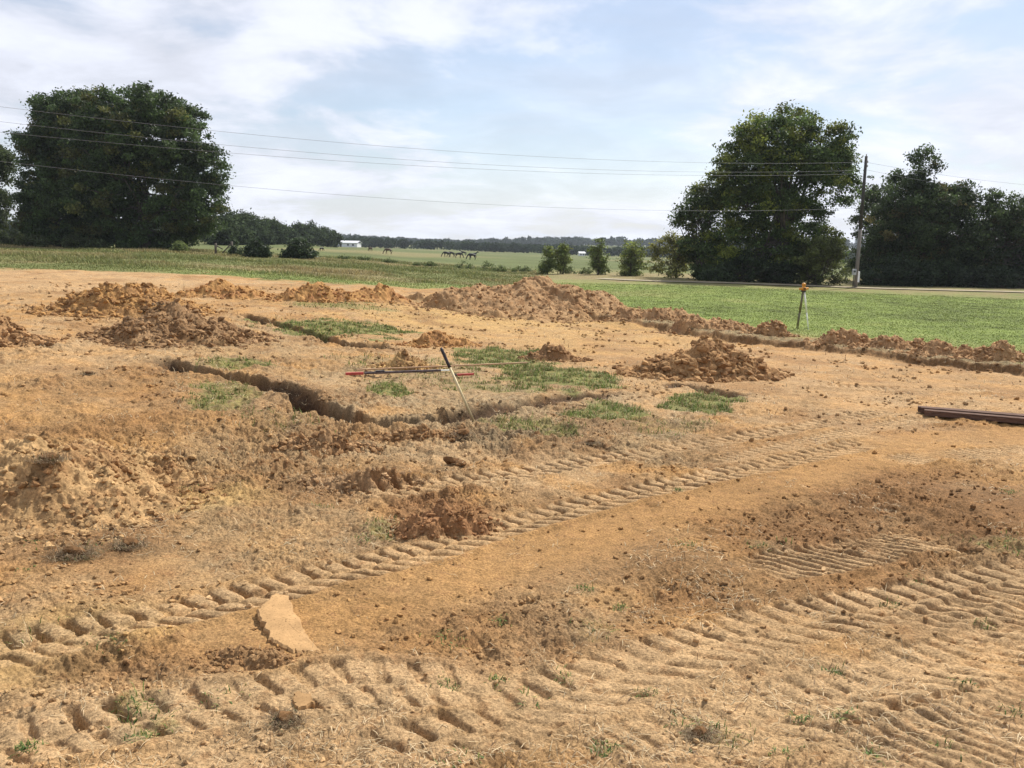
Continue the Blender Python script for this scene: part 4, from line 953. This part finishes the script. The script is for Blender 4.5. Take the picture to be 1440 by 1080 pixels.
# ------------------------------------------------------------------ notable lumps
bpy.context.view_layer.update(); _dg = bpy.context.evaluated_depsgraph_get()
HIDE = [o for o in scene.objects if o.get('kind') == 'stuff' and o.type == 'MESH']
def surface_at(px, py):
    d = Vector(ray(px, py)); o = Vector(CAM)
    for _ in range(12):
        hit, loc, nrm, idx, ob, mtx = scene.ray_cast(_dg, o, d)
        if not hit: break
        if ob.name.split('.')[0] in ('ground', 'heap'): return np.array(loc)
        o = loc + d * .01
    return ground_at(px, py)
def slab(px, py, outline, th, tilt, label, col, seed, name='clay_slab', lift_=.06):
    g = np.random.default_rng(seed); c = ground_at(px, py)
    P = np.array([at(*q)[:2] for q in outline]) - c[:2]
    # refine the outline with ragged edges
    E = []
    for i in range(len(P)):
        a, b = P[i], P[(i + 1) % len(P)]
        for t_ in np.linspace(0, 1, 9, endpoint=False): E.append(a * (1 - t_) + b * t_ + g.normal(size=2) * .010)
    E = np.array(E); n = len(E); cen = E.mean(0); V = []; rings = [0.02, .25, .5, .75, .93, 1.0]
    for q in rings:
        for e in E:
            p = cen + (e - cen) * q; z = th / 2 + .010 * float(fbm(np.array([p[0]]), np.array([p[1]]), 3.0, 2, seed)[0]) - (.014 if q == 1 else 0) ; V.append((p[0], p[1], z))
    for q in (1.01, .9, .02):
        for e in E:
            p = cen + (e - cen) * q; V.append((p[0], p[1], -th / 2 - (.03 if q < 1 else 0) + .008 * g.normal()))
    V = np.array(V); R_ = len(rings) + 3; Fq = []
    for i in range(R_ - 1):
        for k in range(n): Fq.append([i * n + k, i * n + (k + 1) % n, (i + 1) * n + (k + 1) % n, (i + 1) * n + k])
    V[:, 2] += V[:, 0] * tilt[0] + V[:, 1] * tilt[1] + lift_
    cc = np.array(col) * (1 + .12 * fbm(V[:, 0], V[:, 1], 6, 3, seed))[:, None]
    o = np_mesh(name, V, np.array(Fq)[:, ::-1], M_CLAY, None, cc, False); o.location = c.tolist(); tag(o, label, 'clay slab', 'flat slabs of clay'); return o
slab(405, 890, [(360, 868), (388, 846), (405, 850), (425, 890), (454, 926), (410, 920), (378, 904)], .035, (-.03, .07), 'large flat tan clay slab tilted in the foreground', (.43, .262, .12), 11, lift_=.035)
slab(425, 992, [(411, 988), (420, 980), (436, 984), (440, 996), (418, 1000)], .03, (.03, .1), 'small tan clay slab below the large one', (.38, .23, .105), 12, lift_=.02)

def sod(px, py, rpx, label, dark=True, seed=0, nb=160, name='sod_clump'):
    g = np.random.default_rng(700 + seed); c = surface_at(px, py); rad = rpx * np.linalg.norm(c - CAM) / F_PX
    e = empty(name, c); tag(e, label, 'sod clump' if name == 'sod_clump' else 'clod', 'torn sods and big clods')
    V, Fa = ICO[2]; W = V.copy()
    for k in range(9):
        d = g.normal(size=3); d /= np.linalg.norm(d); W = W - np.clip(W @ d - g.uniform(.45, .9), 0, None)[:, None] * d
    W *= (1 + .09 * g.normal(size=(len(W), 1))); W *= np.array([1.1, .9, .6]) * rad * (.7 if nb else 1)
    cc = (BROWN * .8 if dark else TAN) * (1 + .2 * g.normal(size=(len(W), 1)))
    np_mesh('soil', W + np.array([0, 0, rad * .45]), Fa, M_CLOD, e, np.clip(cc, .02, .8), False)
    if nb:
        nb = nb * 4; q = g.normal(size=(nb, 3)); q[:, 2] = np.abs(q[:, 2]); q /= np.linalg.norm(q, axis=1)[:, None]
        P = q * rad * np.array([1.7, 1.2, .3]) * g.uniform(.2, 1.1, (nb, 1)) + np.array([0, 0, rad * .12])
        cl = np.where(g.random((nb, 1)) < .7, np.array([.22, .15, .085]), np.where(g.random((nb, 1)) < .75, np.array([.40, .31, .19]), np.array([.10, .125, .045]))) * g.uniform(.6, 1.3, (nb, 1))
        Vb, Fb, Cb = blades(P, g.uniform(.3, 1.0, nb) * rad, np.full(nb, .0005 + .00018 * np.linalg.norm(c - CAM)), cl, g, 1.5, .5); np_mesh('roots', Vb, Fb, M_STRAW, e, Cb)['kind'] = 'stuff'
    return e
sod(106, 784, 20, 'dark tufted sod clump lying left of the wheel ruts', seed=1, nb=260)
sod(182, 770, 15, 'flatter dark sod beside the tufted clump', seed=2, nb=180)
sod(652, 615, 15, 'brown clod with straw on the near trench lip', seed=3, nb=90)
sod(634, 652, 11, 'bare dark clod above the upper wheel rut', seed=4, nb=0, name='clod')
sod(648, 655, 8, 'small bare clod touching the dark clod', seed=14, nb=0, name='clod')
sod(400, 1016, 17, 'torn root mat below the small clay slab', seed=5, nb=220)
sod(986, 1036, 15, 'dark root tuft near the bottom right of centre', seed=6, nb=200)
sod(205, 438, 10, 'black torn sod on top of the darker mound', seed=7, nb=60)
sod(226, 430, 8, 'smaller torn sod behind the black one on the darker mound', seed=8, nb=50)
sod(70, 650, 15, 'grassy sod on the big yellowish mound', seed=9, nb=200)
#sod(1095, 928, 10, 'dark root tuft in the lower right ruts', seed=10, nb=120)
#sod(860, 855, 9, 'small rooty sod right of the smooth strip', seed=11, nb=90)
sod(125, 528, 7, 'small grassy sod between the left mounds and the trench', seed=12, nb=90)
sod(308, 648 - 55, 7, 'small dark clod left of the deep trench', seed=13, nb=20)
sod(830, 625, 9, 'rooty sod right of the straw-covered clod', seed=15, nb=90)
sod(70, 488, 8, 'clod below the mound at the left picture edge', seed=16, nb=30)

# ------------------------------------------------------------------ far things: shed, house, fence brace, horses
def barn(px, depth, w, l, hw, hr, rz, label, name, cat, door=True):
    b = stand(px, depth); e = empty(name, b, rz); tag(e, label, cat)
    MB().box((0, 0, hw / 2), (l, w, hw)).build('wall', M_WHITE, e)
    m = MB(); y = w / 2 + .4; x = l / 2 + .4
    m.v = [(-x, -y, hw - .1), (x, -y, hw - .1), (x, 0, hw + hr), (-x, 0, hw + hr), (-x, y, hw - .1), (x, y, hw - .1), (-x, -y, hw + .05), (x, -y, hw + .05), (x, 0, hw + hr + .15), (-x, 0, hw + hr + .15), (-x, y, hw + .05), (x, y, hw + .05)]
    m.f = [(0, 3, 2, 1), (3, 4, 5, 2), (6, 7, 8, 9), (9, 8, 11, 10), (0, 1, 7, 6), (4, 10, 11, 5), (0, 6, 9, 3), (3, 9, 10, 4), (1, 2, 8, 7), (2, 5, 11, 8)]
    m.build('roof', M_ROOF, e)
    if door: MB().box((-l * .32, -w / 2 - .02, hw * .42), (l * .10, .08, hw * .8)).build('door', M_DOOR, e)
    for xx in ([.05, .3] if door else [-.25, .25]): MB().box((l * xx, -w / 2 - .02, hw * .55), (.9, .08, .8)).build('window', M_GLASS, e)
    return e
barn(491, 400, 6, 9.6, 1.9, .9, -.15, 'long low white shed in front of the far woods', 'farm_shed', 'shed')
barn(818, 500, 3, 3.2, 1.5, .8, .2, 'tiny white house far off before the wooded hills', 'farm_house', 'house', False)
e = empty('fence_brace', stand(315, 88), .1); tag(e, 'weathered wooden fence brace standing in the left field', 'fence')
for xx, hh in ((-.85, 1.15), (.75, 1.35)): MB().tube([(xx, 0, -.1), (xx, 0, hh)], [.13, .12], 9).build('post', M_FENCE, e, smooth=True)
MB().tube([(-.85, 0, .95), (-.15, 0, .55)], .06, 7).build('rail', M_FENCE, e, smooth=True); MB().tube([(-.2, 0, .15), (.75, 0, 1.15)], .07, 7).build('brace_rail', M_FENCE, e, smooth=True)

def horse_mesh(graze=True):
    me = bpy.data.meshes.new('horse')
    # x forward, z up, metres; one joint per vertex
    J = {'pel': (-.55, 0, 1.25, .25), 'mid': (-.1, 0, 1.2, .29), 'che': (.45, 0, 1.2, .28), 'wit': (.6, 0, 1.32, .22)}
    if graze: J.update(n1=(.95, 0, 1.05, .16), n2=(1.2, 0, .65, .12), hd=(1.27, 0, .38, .12), mz=(1.38, 0, .10, .07))
    else: J.update(n1=(.9, 0, 1.55, .16), n2=(1.08, 0, 1.78, .12), hd=(1.25, 0, 1.8, .12), mz=(1.52, 0, 1.58, .07))
    E = [('pel', 'mid'), ('mid', 'che'), ('che', 'wit'), ('wit', 'n1'), ('n1', 'n2'), ('n2', 'hd'), ('hd', 'mz')]
    for s, t in ((1, 'l'), (-1, 'r')):
        o = .12 * s
        J.update({'hip' + t: (-.62, .15 * s, 1.05, .18), 'stf' + t: (-.45, .16 * s, .8, .12), 'hok' + t: (-.78 + o * .5, .16 * s, .52, .06), 'fet' + t: (-.7 + o * .5, .16 * s, .15, .045), 'hof' + t: (-.63 + o * .5, .16 * s, .03, .06)})
        E += [('pel', 'hip' + t), ('hip' + t, 'stf' + t), ('stf' + t, 'hok' + t), ('hok' + t, 'fet' + t), ('fet' + t, 'hof' + t)]
        J.update({'sho' + t: (.5, .15 * s, .95, .16), 'elb' + t: (.42, .15 * s, .78, .10), 'kne' + t: (.48 + o, .15 * s, .45, .055), 'ffe' + t: (.46 + o, .15 * s, .13, .042), 'fho' + t: (.51 + o, .15 * s, .03, .055)})
        E += [('che', 'sho' + t), ('sho' + t, 'elb' + t), ('elb' + t, 'kne' + t), ('kne' + t, 'ffe' + t), ('ffe' + t, 'fho' + t)]
        J['ear' + t] = ((1.2, .07 * s, .55, .025) if graze else (1.12, .07 * s, 1.98, .025)); E.append(('hd', 'ear' + t))
    J.update(tl=(-.85, 0, 1.2, .06), t2=(-.93, 0, .85, .07), t3=(-.92, 0, .5, .04)); E += [('pel', 'tl'), ('tl', 't2'), ('t2', 't3')]
    K = list(J); me.from_pydata([J[k][:3] for k in K], [(K.index(a), K.index(b)) for a, b in E], [])
    o = bpy.data.objects.new('horse_tmp', me); COL.objects.link(o)
    sk = o.modifiers.new('skin', 'SKIN'); ss = o.modifiers.new('sub', 'SUBSURF'); ss.levels = 1; ss.render_levels = 1
    for i, k in enumerate(K): me.skin_vertices[0].data[i].radius = (J[k][3], J[k][3])
    me.skin_vertices[0].data[0].use_root = True
    dg = bpy.context.evaluated_depsgraph_get(); em = bpy.data.meshes.new_from_object(o.evaluated_get(dg)); em.name = 'horse'
    for p in em.polygons: p.use_smooth = True
    bpy.data.objects.remove(o); return em
HG, HS = horse_mesh(True), horse_mesh(False)
HB = HG.copy(); HSB = HS.copy()
for m_, mt in ((HG, M_HBLACK), (HS, M_HBLACK), (HB, M_HBROWN), (HSB, M_HBROWN)):
    m_.materials.clear(); m_.materials.append(mt)
for (px, dp, me, rz, s, lbl) in [
    (521, 190, HB, 2.4, .8, 'small brown horse grazing, leftmost in the pasture'), (546, 165, HB, 3.3, 1.0, 'larger brown horse grazing with its head to the left'),
    (628, 170, HG, 3.2, 1.0, 'black horse grazing at the left of the dark herd'), (635, 176, HG, 2.8, 1.0, 'black horse grazing close behind the leftmost of the herd'), (645, 168, HG, .3, 1.0, 'black horse with its head to the right, middle of the herd'),
    (652, 215, HS, 3.0, 1.0, 'black horse standing furthest back in the herd'), (664, 160, HG, 3.4, 1.1, 'black horse at the front right of the herd'), (666, 182, HS, .2, 1.0, 'black horse standing behind the front right one'),
    (452, 150, HG, 1.0, .6, 'small dark foal grazing right of the loose dark shrub')]:
    o = bpy.data.objects.new('horse', me); COL.objects.link(o); b = stand(px, dp); o.location = b.tolist(); o.rotation_euler = (0, 0, rz); o.scale = (s * .76, s * .76, s * .76)
    tag(o, lbl, 'horse', 'horses in the pasture')

# ------------------------------------------------------------------ haze
m = bpy.data.materials.new('haze air'); m.use_nodes = True; nt = m.node_tree; nt.nodes.clear()
out = nt.nodes.new('ShaderNodeOutputMaterial'); pv = nt.nodes.new('ShaderNodeVolumePrincipled')
pv.inputs['Color'].default_value = (.80, .88, .97, 1); pv.inputs['Density'].default_value = .00014; pv.inputs['Anisotropy'].default_value = .2
nt.links.new(pv.outputs[0], out.inputs['Volume'])
hz = MB().box((0, 300, 22.), (7400, 7400, 64)).build('haze', m); hz['kind'] = 'stuff'; hz['label'] = 'thin pale summer haze over the whole landscape'; hz['category'] = 'haze'

# ------------------------------------------------------------------ light
SUN_AZ, SUN_EL = math.radians(38), math.radians(50)     # azimuth measured from +Y towards +X
sd = bpy.data.lights.new('sun', 'SUN'); sd.energy = 4.9; sd.angle = math.radians(.55); sd.color = (1, .95, .87)
so = bpy.data.objects.new('sun', sd); COL.objects.link(so)
sdir = Vector((math.sin(SUN_AZ) * math.cos(SUN_EL), math.cos(SUN_AZ) * math.cos(SUN_EL), math.sin(SUN_EL)))
so.rotation_euler = sdir.to_track_quat('Z', 'Y').to_euler(); so.location = sdir * 200

w = bpy.data.worlds.new('World'); scene.world = w; w.use_nodes = True; nt = w.node_tree; N = nt.nodes; L = nt.links
bg = N['Background']; sky = N.new('ShaderNodeTexSky'); sky.sky_type = 'NISHITA'; sky.sun_disc = False
sky.sun_elevation = SUN_EL; sky.sun_rotation = SUN_AZ; sky.air_density = 1.0; sky.dust_density = .7; sky.ozone_density = 1.5
tc = N.new('ShaderNodeTexCoord'); sp = N.new('ShaderNodeSeparateXYZ'); L.new(tc.outputs['Generated'], sp.inputs[0])
def math_(op, a, b=None):
    n = N.new('ShaderNodeMath'); n.operation = op
    for i, v in enumerate((a, b)):
        if v is None: continue
        if isinstance(v, (int, float)): n.inputs[i].default_value = v
        else: L.new(v, n.inputs[i])
    return n.outputs[0]
zc = math_('ADD', math_('MAXIMUM', sp.outputs[2], 0.0), .20)
cb = N.new('ShaderNodeCombineXYZ'); L.new(math_('DIVIDE', sp.outputs[0], zc), cb.inputs[0]); L.new(math_('DIVIDE', sp.outputs[1], zc), cb.inputs[1])
def noise(scale, detail, rough, off, dist=0., stretch=(1, 1, 1)):
    mp = N.new('ShaderNodeMapping'); mp.inputs['Location'].default_value = off; mp.inputs['Scale'].default_value = stretch; L.new(cb.outputs[0], mp.inputs['Vector'])
    n = N.new('ShaderNodeTexNoise'); n.inputs['Scale'].default_value = scale; n.inputs['Detail'].default_value = detail; n.inputs['Roughness'].default_value = rough; n.inputs['Distortion'].default_value = dist
    L.new(mp.outputs[0], n.inputs['Vector']); return n.outputs[0]
def ramp(v, a, b, lo=0., hi=1.):
    r = N.new('ShaderNodeMapRange'); r.interpolation_type = 'SMOOTHSTEP'; L.new(v, r.inputs[0]); r.inputs[1].default_value = a; r.inputs[2].default_value = b; r.inputs[3].default_value = lo; r.inputs[4].default_value = hi; return r.outputs[0]
big = noise(.75, 3, .5, (3.1, 1.7, 0)); fine = noise(2.1, 9, .6, (.4, 5.2, 0), .25); veil = noise(.9, 5, .55, (7, 2, 0), .2, (.6, 1.2, 1))
cov = math_('ADD', math_('MULTIPLY', big, .55), math_('MULTIPLY', fine, .45))
cloud = math_('MULTIPLY', ramp(cov, .37, .56), .92)
thin = math_('MULTIPLY', ramp(veil, .3, .7, .3), .62)
amt = math_('MAXIMUM', math_('MAXIMUM', cloud, thin), ramp(sp.outputs[2], .0, .22, .72, .0))
shade = ramp(fine, .33, .68, .84, 1.14)
cl = N.new('ShaderNodeVectorMath'); cl.operation = 'SCALE'; cl.inputs[0].default_value = (6.9, 7.1, 7.95); L.new(shade, cl.inputs['Scale'])
mx = N.new('ShaderNodeMix'); mx.data_type = 'RGBA'; L.new(amt, mx.inputs['Factor']); L.new(sky.outputs[0], mx.inputs['A']); L.new(cl.outputs[0], mx.inputs['B'])
L.new(mx.outputs['Result'], bg.inputs['Color']); bg.inputs['Strength'].default_value = .1

scene.view_settings.view_transform = 'Standard'; scene.view_settings.look = 'None'; scene.view_settings.exposure = .36; scene.view_settings.gamma = 1; scene.view_settings.use_curve_mapping = False
scene.render.engine = 'CYCLES'; scene.cycles.max_bounces = 6; scene.cycles.diffuse_bounces = 3; scene.cycles.volume_bounces = 0; scene.cycles.transparent_max_bounces = 8
scene.cycles.use_denoising = True
